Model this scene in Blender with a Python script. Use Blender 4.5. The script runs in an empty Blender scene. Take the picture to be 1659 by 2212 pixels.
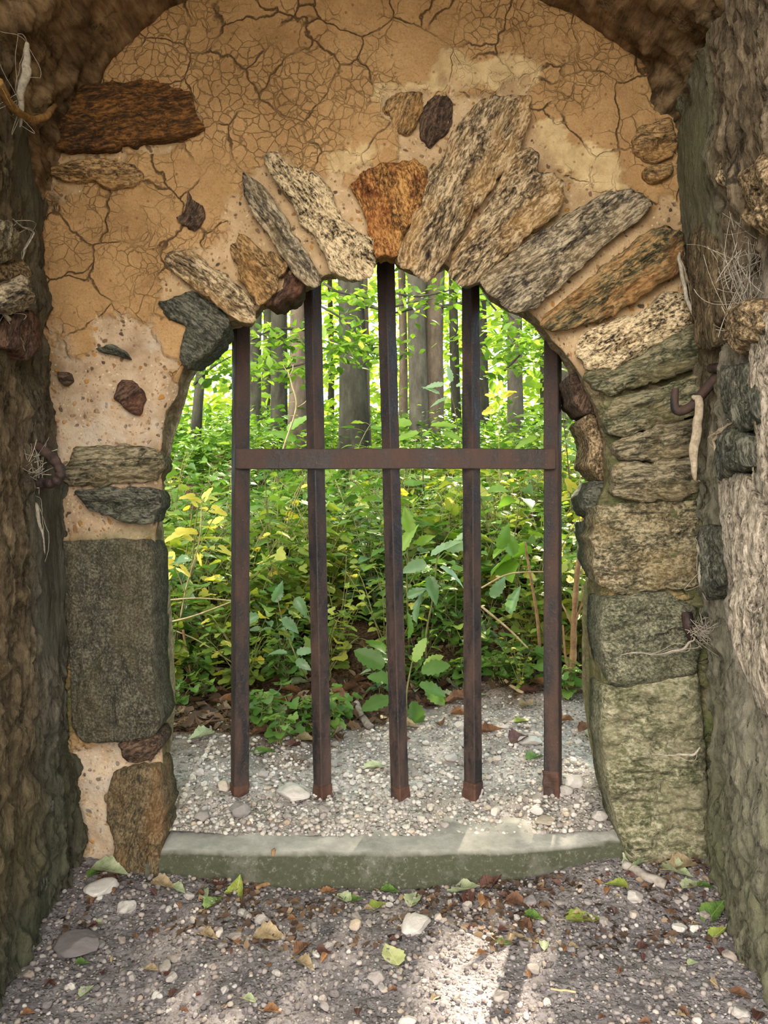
import bpy, bmesh, math, random
import numpy as np
from mathutils import Vector, Matrix

# ------------------------------------------------------------------ camera, world, sun, exposure
SC = bpy.context.scene
COL = SC.collection
F = 1662.0                    # focal length in pixels of the 1659 x 2212 frame
CX, CY = 829.5, 1106.0
H = 0.716                     # eye height above the dirt floor
DW = 1.49                     # distance of the wall face
DB = 1.72                     # back edge of the wall
DG = 1.68                     # distance of the iron grille

cam = bpy.data.cameras.new('camera')
cam.sensor_fit = 'VERTICAL'
cam.sensor_height = 24.0
cam.lens = F / 2212.0 * 24.0
cam.clip_start = 0.02
camo = bpy.data.objects.new('camera', cam)
COL.objects.link(camo)
camo.location = (0, 0, H)
camo.rotation_euler = (math.pi / 2, 0, 0)
SC.camera = camo

SC.view_settings.view_transform = 'Standard'
SC.view_settings.look = 'None'
SC.view_settings.gamma = 1.0
SC.view_settings.exposure = 1.0
SC.view_settings.use_curve_mapping = False
SC.cycles.adaptive_threshold = 0.03
SC.cycles.max_bounces = 6
SC.cycles.diffuse_bounces = 3
SC.cycles.glossy_bounces = 2
SC.cycles.transmission_bounces = 4

SUN_AZ, SUN_EL = math.radians(19), math.radians(41)
SUN_DIR = Vector((math.sin(SUN_AZ) * math.cos(SUN_EL), math.cos(SUN_AZ) * math.cos(SUN_EL), math.sin(SUN_EL)))
sun = bpy.data.lights.new('sun', 'SUN')
sun.energy = 17.0
sun.angle = math.radians(0.6)
sun.color = (1.0, 0.86, 0.64)
suno = bpy.data.objects.new('sun', sun)
COL.objects.link(suno)
suno.rotation_euler = SUN_DIR.to_track_quat('Z', 'Y').to_euler()
suno.location = (1.5, 5, 6)

world = bpy.data.worlds.new('world')
SC.world = world
world.use_nodes = True
wn = world.node_tree
wn.nodes.clear()
wo = wn.nodes.new('ShaderNodeOutputWorld')
wb = wn.nodes.new('ShaderNodeBackground')
wt = wn.nodes.new('ShaderNodeTexCoord')
wd = wn.nodes.new('ShaderNodeVectorMath')
wd.operation = 'DOT_PRODUCT'
wd.inputs[1].default_value = Vector((-0.50, -0.83, 0.22)).normalized()
wr = wn.nodes.new('ShaderNodeValToRGB')
wm = wn.nodes.new('ShaderNodeMapRange')
wm.inputs['From Min'].default_value = -1.0
wm.inputs['From Max'].default_value = 1.0
wn.links.new(wt.outputs['Generated'], wd.inputs[0])
wn.links.new(wd.outputs['Value'], wm.inputs['Value'])
wn.links.new(wm.outputs[0], wr.inputs[0])
el = wr.color_ramp.elements
el[0].position, el[0].color = 0.35, (1.55, 1.90, 2.25, 1)    # sky above the wood
el[1].position, el[1].color = 0.96, (7.6, 7.0, 6.1, 1)       # sky brightened low behind, on the left, to light the recess
e_ = el.new(0.62)
e_.color = (0.62, 0.64, 0.62, 1)
wb.inputs['Strength'].default_value = 1.0
wn.links.new(wr.outputs[0], wb.inputs[0])
wn.links.new(wb.outputs[0], wo.inputs[0])

# ------------------------------------------------------------------ helpers: numbers
RNG = np.random.default_rng(7)
random.seed(7)


def PW(px, py, d):
    """point that the photograph shows at px, py when it stands at distance d"""
    return Vector(((px - CX) / F * d, d, H + (CY - py) / F * d))


def _hash(ix, iy, iz, seed):
    h = (ix * 374761393 + iy * 668265263 + iz * 2147483647 + seed * 1442695041) & 0xFFFFFFFF
    h = ((h ^ (h >> 13)) * 1274126177) & 0xFFFFFFFF
    h = ((h ^ (h >> 16)) * 2246822519) & 0xFFFFFFFF
    return ((h ^ (h >> 15)) & 0xFFFFFF) / float(0x1000000)


def vnoise(p, seed=0):
    """smooth value noise in -1..1, p is (n,3)"""
    p = np.asarray(p, float)
    i = np.floor(p).astype(np.int64)
    f = p - i
    f = f * f * f * (f * (f * 6 - 15) + 10)
    r = 0.0
    for dx in (0, 1):
        wx = f[:, 0] if dx else 1 - f[:, 0]
        for dy in (0, 1):
            wy = f[:, 1] if dy else 1 - f[:, 1]
            for dz in (0, 1):
                wz = f[:, 2] if dz else 1 - f[:, 2]
                r = r + wx * wy * wz * _hash(i[:, 0] + dx, i[:, 1] + dy, i[:, 2] + dz, seed)
    return r * 2 - 1


def fbm(p, scale, octs=5, seed=0, gain=0.5):
    p = np.asarray(p, float) * scale
    r, a = 0.0, 1.0
    for k in range(octs):
        r = r + a * vnoise(p + 17.3 * k, seed + k)
        p = p * 2.03
        a *= gain
    return r


def sstep(a, b, x):
    t = np.clip((x - a) / (b - a), 0, 1)
    return t * t * (3 - 2 * t)


def sdist(P, poly):
    """signed distance (n,2) to a polygon, positive inside"""
    poly = np.asarray(poly, float)
    n = len(poly)
    d = np.full(len(P), 1e9)
    ins = np.zeros(len(P), bool)
    for i in range(n):
        a, b = poly[i], poly[(i + 1) % n]
        e = b - a
        w = P - a
        t = np.clip((w @ e) / max(e @ e, 1e-12), 0, 1)
        q = w - t[:, None] * e
        d = np.minimum(d, (q * q).sum(1))
        c = ((a[1] <= P[:, 1]) & (b[1] > P[:, 1])) | ((b[1] <= P[:, 1]) & (a[1] > P[:, 1]))
        with np.errstate(divide='ignore', invalid='ignore'):
            xx = a[0] + (P[:, 1] - a[1]) / (b[1] - a[1]) * e[0]
        ins ^= c & (P[:, 0] < xx)
    d = np.sqrt(d)
    return np.where(ins, d, -d)


def resample(pts, n, closed=False):
    pts = np.asarray(pts, float)
    if closed:
        pts = np.vstack([pts, pts[:1]])
    s = np.concatenate([[0], np.cumsum(np.linalg.norm(np.diff(pts[:, :2], axis=0), axis=1))])
    t = np.linspace(0, s[-1], n, endpoint=not closed)
    return np.stack([np.interp(t, s, pts[:, k]) for k in range(pts.shape[1])], 1)


# ------------------------------------------------------------------ helpers: meshes and objects
def mesh(name, V, Fs, smooth=True, attrs=None, mat=None):
    V = np.asarray(V, np.float32)
    me = bpy.data.meshes.new(name)
    me.vertices.add(len(V))
    me.vertices.foreach_set('co', V.ravel())
    if isinstance(Fs, np.ndarray):
        k = Fs.shape[1]
        loops = Fs.ravel().astype(np.int32)
        starts = np.arange(0, len(loops), k, dtype=np.int32)
    else:
        loops = np.fromiter((i for f in Fs for i in f), np.int32)
        ln = np.fromiter((len(f) for f in Fs), np.int32)
        starts = np.concatenate([[0], np.cumsum(ln)[:-1]]).astype(np.int32)
    me.loops.add(len(loops))
    me.loops.foreach_set('vertex_index', loops)
    me.polygons.add(len(starts))
    me.polygons.foreach_set('loop_start', starts)
    me.update(calc_edges=True)
    me.polygons.foreach_set('use_smooth', np.full(len(starts), smooth, bool))
    if attrs:
        for k, v in attrs.items():
            a = me.attributes.new(k, 'FLOAT', 'POINT')
            a.data.foreach_set('value', np.asarray(v, np.float32))
    if mat:
        me.materials.append(mat)
    me.validate()
    return me


def put(name, me, parent=None, loc=None, mw=None):
    o = bpy.data.objects.new(name, me)
    COL.objects.link(o)
    if parent:
        o.parent = parent
    if loc is not None:
        o.location = loc
    if mw is not None:
        o.matrix_world = mw
        o.matrix_basis = mw if not parent else mw
    return o


def tag(o, label, cat=None, group=None, kind=None):
    o['label'] = label
    if cat:
        o['category'] = cat
    if group:
        o['group'] = group
    if kind:
        o['kind'] = kind
    return o


def thing(name, label, cat, loc=(0, 0, 0), rot=(0, 0, 0), group=None):
    o = bpy.data.objects.new(name, None)
    o.empty_display_size = 0.05
    COL.objects.link(o)
    o.location = loc
    o.rotation_euler = rot
    return tag(o, label, cat, group)


def dup(o, loc=None, rot=None, scale=None, label=None, group=None):
    c = o.copy()
    COL.objects.link(c)
    if loc is not None:
        c.location = loc
    if rot is not None:
        c.rotation_euler = rot
    if scale is not None:
        c.scale = (scale,) * 3 if not hasattr(scale, '__len__') else scale
    if label:
        c['label'] = label
    if group:
        c['group'] = group
    for ch in o.children:
        k = ch.copy()
        COL.objects.link(k)
        k.parent = c
        for g in ch.children:
            q = g.copy()
            COL.objects.link(q)
            q.parent = k
    return c


def gridfaces(nr, nc, close=False):
    """quads of an nr x nc vertex grid; close joins the last column to the first"""
    i = np.arange(nr - 1)[:, None]
    j = np.arange(nc if close else nc - 1)[None, :]
    a = i * nc + j
    b = i * nc + (j + 1) % nc
    return np.stack([a, b, b + nc, a + nc], -1).reshape(-1, 4)


class Acc:
    """collects pieces into one mesh"""

    def __init__(self):
        self.V, self.F, self.A, self.n = [], [], [], 0

    def add(self, V, Fs, val=0.5):
        V = np.asarray(V, float)
        self.V.append(V)
        for f in (Fs.tolist() if isinstance(Fs, np.ndarray) else Fs):
            self.F.append([i + self.n for i in f])
        self.A.append(np.full(len(V), val) if np.isscalar(val) else np.asarray(val))
        self.n += len(V)

    def tube(self, pts, rad, n=6, val=0.5, cap=True):
        pts = np.asarray(pts, float)
        m = len(pts)
        rad = np.full(m, rad) if np.isscalar(rad) else np.asarray(rad, float)
        t = np.gradient(pts, axis=0)
        t /= np.linalg.norm(t, axis=1)[:, None] + 1e-12
        up = np.array([0.31, 0.17, 0.93]) if abs(t[0] @ [0.31, 0.17, 0.93]) < .9 else np.array([0.9, 0.3, 0.1])
        V = []
        u = np.cross(t[0], up)
        for k in range(m):
            u = u - t[k] * (u @ t[k])
            u /= np.linalg.norm(u) + 1e-12
            w = np.cross(t[k], u)
            a = np.arange(n) / n * 2 * np.pi
            V.append(pts[k] + rad[k] * (np.cos(a)[:, None] * u + np.sin(a)[:, None] * w))
        V = np.concatenate(V)
        Fs = gridfaces(m, n, True).tolist()
        if cap:
            Fs.append(list(range(n))[::-1])
            Fs.append([(m - 1) * n + k for k in range(n)])
        self.add(V, Fs, val)

    def build(self, name, mat, parent=None, smooth=True, attr='lv', loc=None):
        V = np.concatenate(self.V)
        me = mesh(name, V, self.F, smooth, {attr: np.concatenate(self.A)}, mat)
        return put(name, me, parent, loc)


# ------------------------------------------------------------------ helpers: materials
def M(name):
    m = bpy.data.materials.new(name)
    m.use_nodes = True
    nt = m.node_tree
    nt.nodes.clear()
    return m, nt


class NB:
    def __init__(self, nt):
        self.nt = nt

    def n(self, typ, _props=None, **inp):
        nd = self.nt.nodes.new(typ)
        for k, v in (_props or {}).items():
            setattr(nd, k, v)
        for k, v in inp.items():
            self.set(nd.inputs[k.replace('_', ' ')] if k.replace('_', ' ') in nd.inputs else nd.inputs[k], v)
        return nd

    def set(self, sock, v):
        if isinstance(v, bpy.types.NodeSocket):
            self.nt.links.new(v, sock)
        elif isinstance(v, bpy.types.Node):
            self.nt.links.new(v.outputs[0], sock)
        else:
            if hasattr(sock.default_value, '__len__') and len(sock.default_value) == 4 and len(v) == 3:
                v = (*v, 1)
            sock.default_value = v

    def coords(self, which='Object', scale=(1, 1, 1), rot=(0, 0, 0)):
        tc = self.n('ShaderNodeTexCoord')
        mp = self.n('ShaderNodeMapping')
        self.nt.links.new(tc.outputs[which], mp.inputs[0])
        mp.inputs['Scale'].default_value = scale
        mp.inputs['Rotation'].default_value = rot
        return mp.outputs[0]

    def noise(self, vec, scale, detail=5, rough=0.6, dist=0.0):
        nd = self.n('ShaderNodeTexNoise', None, Scale=scale, Detail=detail, Roughness=rough, Distortion=dist)
        self.set(nd.inputs['Vector'], vec)
        return nd.outputs[0]

    def ramp(self, fac, stops, interp='LINEAR'):
        nd = self.n('ShaderNodeValToRGB')
        nd.color_ramp.interpolation = interp
        el = nd.color_ramp.elements
        while len(el) < len(stops):
            el.new(0.5)
        for e, (p, c) in zip(el, stops):
            e.position = p
            e.color = (*c, 1) if hasattr(c, '__len__') else (c, c, c, 1)
        self.set(nd.inputs[0], fac)
        return nd.outputs[0]

    def mix(self, fac, a, b, mode='MIX'):
        nd = self.n('ShaderNodeMix', {'data_type': 'RGBA', 'blend_type': mode})
        self.set(nd.inputs[0], fac)
        self.set(nd.inputs[6], a)
        self.set(nd.inputs[7], b)
        return nd.outputs[2]

    def math(self, op, a, b=0.0, c=None, clamp=False):
        nd = self.n('ShaderNodeMath', {'operation': op, 'use_clamp': clamp})
        self.set(nd.inputs[0], a)
        self.set(nd.inputs[1], b)
        if c is not None:
            self.set(nd.inputs[2], c)
        return nd.outputs[0]

    def attr(self, name):
        nd = self.n('ShaderNodeAttribute', {'attribute_name': name})
        return nd.outputs['Fac']

    def voro(self, vec, scale, feature='F1', out='Distance', rand=1.0):
        nd = self.n('ShaderNodeTexVoronoi', {'feature': feature}, Scale=scale, Randomness=rand)
        self.set(nd.inputs['Vector'], vec)
        return nd.outputs[out]

    def finish(self, color, rough=0.9, bump=None, strength=0.5, dist=0.004, spec=0.25, metallic=0.0, normal_in=None):
        p = self.n('ShaderNodeBsdfPrincipled')
        self.set(p.inputs['Base Color'], color)
        self.set(p.inputs['Roughness'], rough)
        p.inputs['Specular IOR Level'].default_value = spec
        self.set(p.inputs['Metallic'], metallic)
        if bump is not None:
            b = self.n('ShaderNodeBump', None, Strength=strength, Distance=dist)
            self.set(b.inputs['Height'], bump)
            self.nt.links.new(b.outputs[0], p.inputs['Normal'])
        o = self.n('ShaderNodeOutputMaterial')
        self.nt.links.new(p.outputs[0], o.inputs[0])
        return p, o


def gneiss(name, dark, mid, light, accent=None, acc_amt=0.5, scale=34.0, stretch=3.2, contrast=(0.405, 0.495, 0.58), moss=0.0, mosscol=(0.06, 0.075, 0.03), bump=0.8):
    """foliated stone: dark, middle and light streaks along local x"""
    m, nt = M(name)
    b = NB(nt)
    v = b.coords('Object', (1.0 / stretch, 1, 1))
    w = b.noise(b.coords('Object'), 14, 3)
    vv = b.n('ShaderNodeVectorMath', {'operation': 'ADD'})
    ws = b.n('ShaderNodeVectorMath', {'operation': 'SCALE'})
    cw = b.n('ShaderNodeCombineXYZ')
    b.set(cw.inputs[0], w); b.set(cw.inputs[1], w); b.set(cw.inputs[2], w)
    nt.links.new(cw.outputs[0], ws.inputs[0])
    ws.inputs['Scale'].default_value = 0.02
    b.set(vv.inputs[0], v)
    nt.links.new(ws.outputs[0], vv.inputs[1])
    vec = vv.outputs[0]
    n1 = b.noise(vec, scale * 8.0, 6, 0.72)
    n2 = b.noise(vec, scale * 1.6, 4, 0.6)
    f = b.math('ADD', b.math('MULTIPLY', n1, 0.72), b.math('MULTIPLY', n2, 0.28))
    c = b.ramp(f, [(contrast[0], dark), (contrast[1], mid), (contrast[2], light)])
    if accent is not None:
        a = b.noise(b.coords('Object', (0.6, 1, 1)), 11, 5, 0.65)
        c = b.mix(b.math('MULTIPLY', b.ramp(a, [(0.46, 0), (0.62, 1)]), acc_amt), c, b.mix(0.55, c, accent, 'MIX'))
    if moss:
        a = b.noise(b.coords('Object'), 9, 6, 0.7)
        c = b.mix(b.math('MULTIPLY', b.ramp(a, [(0.35, 0), (0.65, 1)]), moss), c, mosscol)
    cl = b.ramp(b.noise(b.coords('Object', (0.16, 1, 1)), scale * 2.2, 5, 0.68, 0.5), [(0.31, 1), (0.41, 0)])
    c = b.mix(b.math('MULTIPLY', cl, 0.85), c, tuple(x * 0.5 for x in dark))
    fine = b.noise(vec, scale * 16, 3, 0.7)
    hgt = b.math('SUBTRACT', b.math('ADD', b.math('MULTIPLY', f, 1.0), b.math('MULTIPLY', fine, 0.35)), b.math('MULTIPLY', cl, 0.8))
    b.finish(c, 0.88, hgt, bump, 0.006)
    return m


def leafmat(name, stops, rough=0.45, trans=0.45, spec=0.5, tcol=(1.25, 1.35, 0.55)):
    m, nt = M(name)
    b = NB(nt)
    c = b.ramp(b.attr('lv'), stops)
    n = b.noise(b.coords('Object'), 60, 3)
    c = b.mix(b.math('MULTIPLY', n, 0.35), c, b.mix(1.0, c, (0.5, 0.5, 0.5), 'MULTIPLY'))
    p, o = b.finish(c, rough, b.noise(b.coords('Object'), 220, 2), 0.25, 0.002, spec)
    t = b.n('ShaderNodeBsdfTranslucent')
    b.set(t.inputs[0], b.mix(1.0, c, tcol, 'MULTIPLY'))
    mx = b.n('ShaderNodeMixShader')
    mx.inputs[0].default_value = trans
    nt.links.new(p.outputs[0], mx.inputs[1])
    nt.links.new(t.outputs[0], mx.inputs[2])
    nt.links.new(mx.outputs[0], o.inputs[0])
    return m

# ------------------------------------------------------------------ stone and masonry materials
def wall_material():
    m, nt = M('lime plaster and mortar')
    b = NB(nt)
    co = b.coords('Object')
    n_lo = b.noise(co, 3.2, 4, 0.6)
    n_md = b.noise(co, 22, 5, 0.65)
    n_hi = b.noise(co, 160, 3, 0.7)
    tone = b.math('ADD', b.math('MULTIPLY', n_lo, 0.5), b.math('MULTIPLY', n_md, 0.5))
    plaster = b.ramp(tone, [(0.33, (0.27, 0.160, 0.070)), (0.5, (0.38, 0.235, 0.108)), (0.68, (0.48, 0.315, 0.155))])
    # crack network
    wv = b.n('ShaderNodeVectorMath', {'operation': 'SCALE'})
    nc = b.n('ShaderNodeTexNoise', None, Scale=19.0, Detail=4.0)
    b.set(nc.inputs['Vector'], co)
    nt.links.new(nc.outputs['Color'], wv.inputs[0])
    wv.inputs['Scale'].default_value = 0.045
    va = b.n('ShaderNodeVectorMath', {'operation': 'ADD'})
    b.set(va.inputs[0], co)
    nt.links.new(wv.outputs[0], va.inputs[1])
    wc = va.outputs[0]
    e1 = b.voro(wc, 8.5, 'DISTANCE_TO_EDGE')
    e2 = b.voro(wc, 24, 'DISTANCE_TO_EDGE')
    gate = b.ramp(b.noise(co, 9, 4), [(0.46, 0.0), (0.60, 1.0)])
    gate2 = b.ramp(b.noise(co, 11, 4), [(0.40, 0.15), (0.52, 1.0)])
    k1 = b.math('MULTIPLY', b.ramp(e1, [(0.0, 1), (0.007, .9), (0.018, 0)]), gate2)
    k2 = b.math('MULTIPLY', b.ramp(e2, [(0.0, 0.5), (0.026, 0)]), gate)
    e3 = b.voro(wc, 46, 'DISTANCE_TO_EDGE')
    gate3 = b.ramp(b.noise(co, 5, 4), [(0.45, 0.0), (0.58, 1.0)])
    k3 = b.math('MULTIPLY', b.ramp(e3, [(0.0, 0.55), (0.05, 0)]), gate3)
    crack = b.math('MAXIMUM', b.math('MAXIMUM', k1, k2), k3)
    crack = b.math('MULTIPLY', crack, b.math('SUBTRACT', 1.0, b.attr('mortar'), clamp=True))
    plaster = b.mix(b.math('MULTIPLY', crack, 0.92), plaster, (0.05, 0.03, 0.014))
    gr_ = b.noise(co, 240, 3, .8)
    plaster = b.mix(b.ramp(gr_, [(0.30, .55), (0.48, 0)]), plaster, (0.16, 0.09, 0.04))
    plaster = b.mix(b.ramp(gr_, [(0.60, 0), (0.72, .5)]), plaster, (0.62, 0.45, 0.25))
    cream = b.ramp(n_md, [(0.35, (0.42, 0.31, 0.16)), (0.65, (0.62, 0.48, 0.27))])
    plaster = b.mix(b.attr('cream'), plaster, cream)
    # pale mortar with grit
    mort = b.ramp(tone, [(0.35, (0.29, 0.195, 0.105)), (0.5, (0.42, 0.300, 0.175)), (0.66, (0.54, 0.41, 0.26))])
    mort = b.mix(b.math('MULTIPLY', b.attr('pink'), .8), mort, b.ramp(tone, [(0.36, (.23, .165, .11)), (0.5, (.40, .30, .21)), (0.64, (.54, .44, .33))]))
    vo = b.n('ShaderNodeTexVoronoi', None, Scale=75.0)
    b.set(vo.inputs['Vector'], wc)
    sepc = b.n('ShaderNodeSeparateColor')
    nt.links.new(vo.outputs['Color'], sepc.inputs[0])
    grit = b.math('MULTIPLY', b.ramp(vo.outputs['Distance'], [(0.26, 1), (0.36, 0)]), b.ramp(sepc.outputs[0], [(0.56, 0), (0.60, 1)]))
    gcol = b.ramp(sepc.outputs[1], [(0.0, (0.07, 0.05, 0.04)), (0.45, (0.16, 0.10, 0.06)), (0.8, (0.38, 0.19, 0.05))])
    spk = b.ramp(b.noise(co, 190, 2, 0.8), [(0.62, 0), (0.70, 1)])
    vo2 = b.n('ShaderNodeTexVoronoi', None, Scale=170.0)
    b.set(vo2.inputs['Vector'], wc)
    sep2 = b.n('ShaderNodeSeparateColor')
    nt.links.new(vo2.outputs['Color'], sep2.inputs[0])
    grit2 = b.math('MULTIPLY', b.ramp(vo2.outputs['Distance'], [(0.26, 1), (0.40, 0)]), b.ramp(sep2.outputs[0], [(0.50, 0), (0.55, 1)]))
    mort = b.mix(b.math('MULTIPLY', grit2, .75), mort, b.ramp(sep2.outputs[1], [(0.0, (0.13, 0.085, 0.05)), (0.5, (0.30, 0.20, 0.11)), (0.9, (0.62, 0.50, 0.35))]))
    mort = b.mix(grit, mort, gcol)
    mort = b.mix(b.math('MULTIPLY', spk, 0.5), mort, (0.16, 0.11, 0.07))
    c = b.mix(b.attr('mortar'), plaster, mort)
    spk2 = b.ramp(b.voro(co, 48), [(0.10, 1), (0.16, 0)])
    c = b.mix(b.math('MULTIPLY', spk2, 0.55), c, (0.10, 0.045, 0.02))
    # bare rubble
    rk = b.noise(b.coords('Object', (1.0, 1, 2.6)), 30, 7, 0.72, 0.6)
    rock = b.ramp(rk, [(0.36, (0.025, 0.021, 0.014)), (0.5, (0.15, 0.115, 0.07)), (0.66, (0.40, 0.33, 0.22))])
    c = b.mix(b.attr('rock'), c, rock)
    ms = b.math('MULTIPLY', b.attr('moss'), b.ramp(b.noise(co, 14, 6, 0.7), [(0.30, 0), (0.62, 1)]))
    c = b.mix(ms, c, b.mix(n_hi, (0.05, 0.065, 0.022), (0.17, 0.19, 0.085)))
    wc2 = b.math('MULTIPLY', b.attr('white'), b.ramp(b.noise(co, 30, 6, 0.75), [(0.42, 0), (0.60, 1)]))
    c = b.mix(b.math('MULTIPLY', wc2, .55), c, (0.46, 0.43, 0.38))
    h = b.math('ADD', b.math('MULTIPLY', n_md, 0.8), b.math('MULTIPLY', n_hi, 0.45))
    h = b.math('SUBTRACT', h, b.math('MULTIPLY', crack, 0.9))
    h = b.math('ADD', h, b.math('MULTIPLY', b.math('MULTIPLY', rk, b.attr('rock')), 1.4))
    h = b.math('ADD', h, b.math('MULTIPLY', b.math('MULTIPLY', grit, b.attr('mortar')), 0.3))
    b.finish(c, 0.93, h, 0.75, 0.007, 0.15)
    return m


def rockface_material(name, grey, brown, pale, mossc, vertical=True):
    """weathered side wall, vertical grain; attributes smooth, pale, moss, warm"""
    m, nt = M(name)
    b = NB(nt)
    st = (1, 1, 0.30) if vertical else (1, 1, 1)
    v = b.coords('Object', st)
    n1 = b.noise(v, 52, 8, 0.76, 0.5)
    n2 = b.noise(b.coords('Object'), 7, 5, 0.62)
    n3 = b.noise(b.coords('Object', (1, 1, .7)), 190, 4, 0.8)
    pit = b.ramp(b.noise(v, 24, 6, .75, .8), [(.34, 1), (.42, 0)])
    c = b.ramp(n1, [(0.36, tuple(x * 0.22 for x in grey)), (0.49, grey), (0.66, tuple(x * 2.1 for x in grey))])
    wrm = b.ramp(n1, [(0.34, tuple(x * 0.25 for x in brown)), (0.5, brown), (0.66, tuple(min(1, x * 2.0) for x in brown))])
    c = b.mix(b.math('MULTIPLY', b.attr('warm'), 0.9), c, wrm)
    pl = b.ramp(n1, [(0.36, tuple(x * 0.28 for x in pale)), (0.47, tuple(x * 0.8 for x in pale)), (0.62, tuple(min(1, x * 1.2) for x in pale))])
    c = b.mix(b.attr('pale'), c, pl)
    sm = b.ramp(n2, [(0.35, tuple(x * 0.75 for x in grey)), (0.65, tuple(x * 1.35 for x in grey))])
    c = b.mix(b.attr('smooth'), c, sm)
    ms = b.math('MULTIPLY', b.attr('moss'), b.ramp(b.math('ADD', b.math('MULTIPLY', n2, .6), b.math('MULTIPLY', n1, .4)), [(0.36, 0), (0.6, 1)]))
    c = b.mix(ms, c, b.mix(n3, tuple(x * 0.5 for x in mossc), tuple(x * 1.5 for x in mossc)))
    c = b.mix(b.math('MULTIPLY', pit, b.math('SUBTRACT', .85, b.math('MULTIPLY', b.attr('smooth'), .6))), c, (.022, .018, .012))
    h = b.math('ADD', b.math('MULTIPLY', n1, b.math('SUBTRACT', 1.6, b.attr('smooth'))), b.math('MULTIPLY', n3, 0.5))
    h = b.math('SUBTRACT', h, b.math('MULTIPLY', pit, .6))
    b.finish(c, 0.92, h, 0.9, 0.010, 0.15)
    return m


def vault_material():
    m, nt = M('brushed brown vault render')
    b = NB(nt)
    co = b.coords('Object', (1, 0.18, 1), (0, 0, 0.5))
    st = b.noise(co, 42, 6, 0.7, 0.3)
    n2 = b.noise(b.coords('Object'), 5, 5, 0.65)
    c = b.ramp(b.math('ADD', b.math('MULTIPLY', st, .55), b.math('MULTIPLY', n2, .45)),
               [(0.40, (0.06, 0.037, 0.019)), (0.5, (0.15, 0.094, 0.048)), (0.60, (0.27, 0.18, 0.10))])
    pit = b.ramp(b.noise(b.coords('Object'), 18, 6, 0.75), [(0.30, 1), (0.42, 0)])
    c = b.mix(b.math('MULTIPLY', pit, 0.8), c, (0.05, 0.035, 0.02))
    c = b.mix(b.math('MULTIPLY', b.attr('rock'), b.ramp(n2, [(0.3, 0.3), (0.6, 1)])), c, b.ramp(st, [(0.38, (0.025, 0.02, 0.012)), (0.6, (0.20, 0.15, 0.085))]))
    b.finish(c, 0.93, b.math('SUBTRACT', st, b.math('MULTIPLY', pit, 0.7)), 0.8, 0.008, 0.15)
    return m


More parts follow.
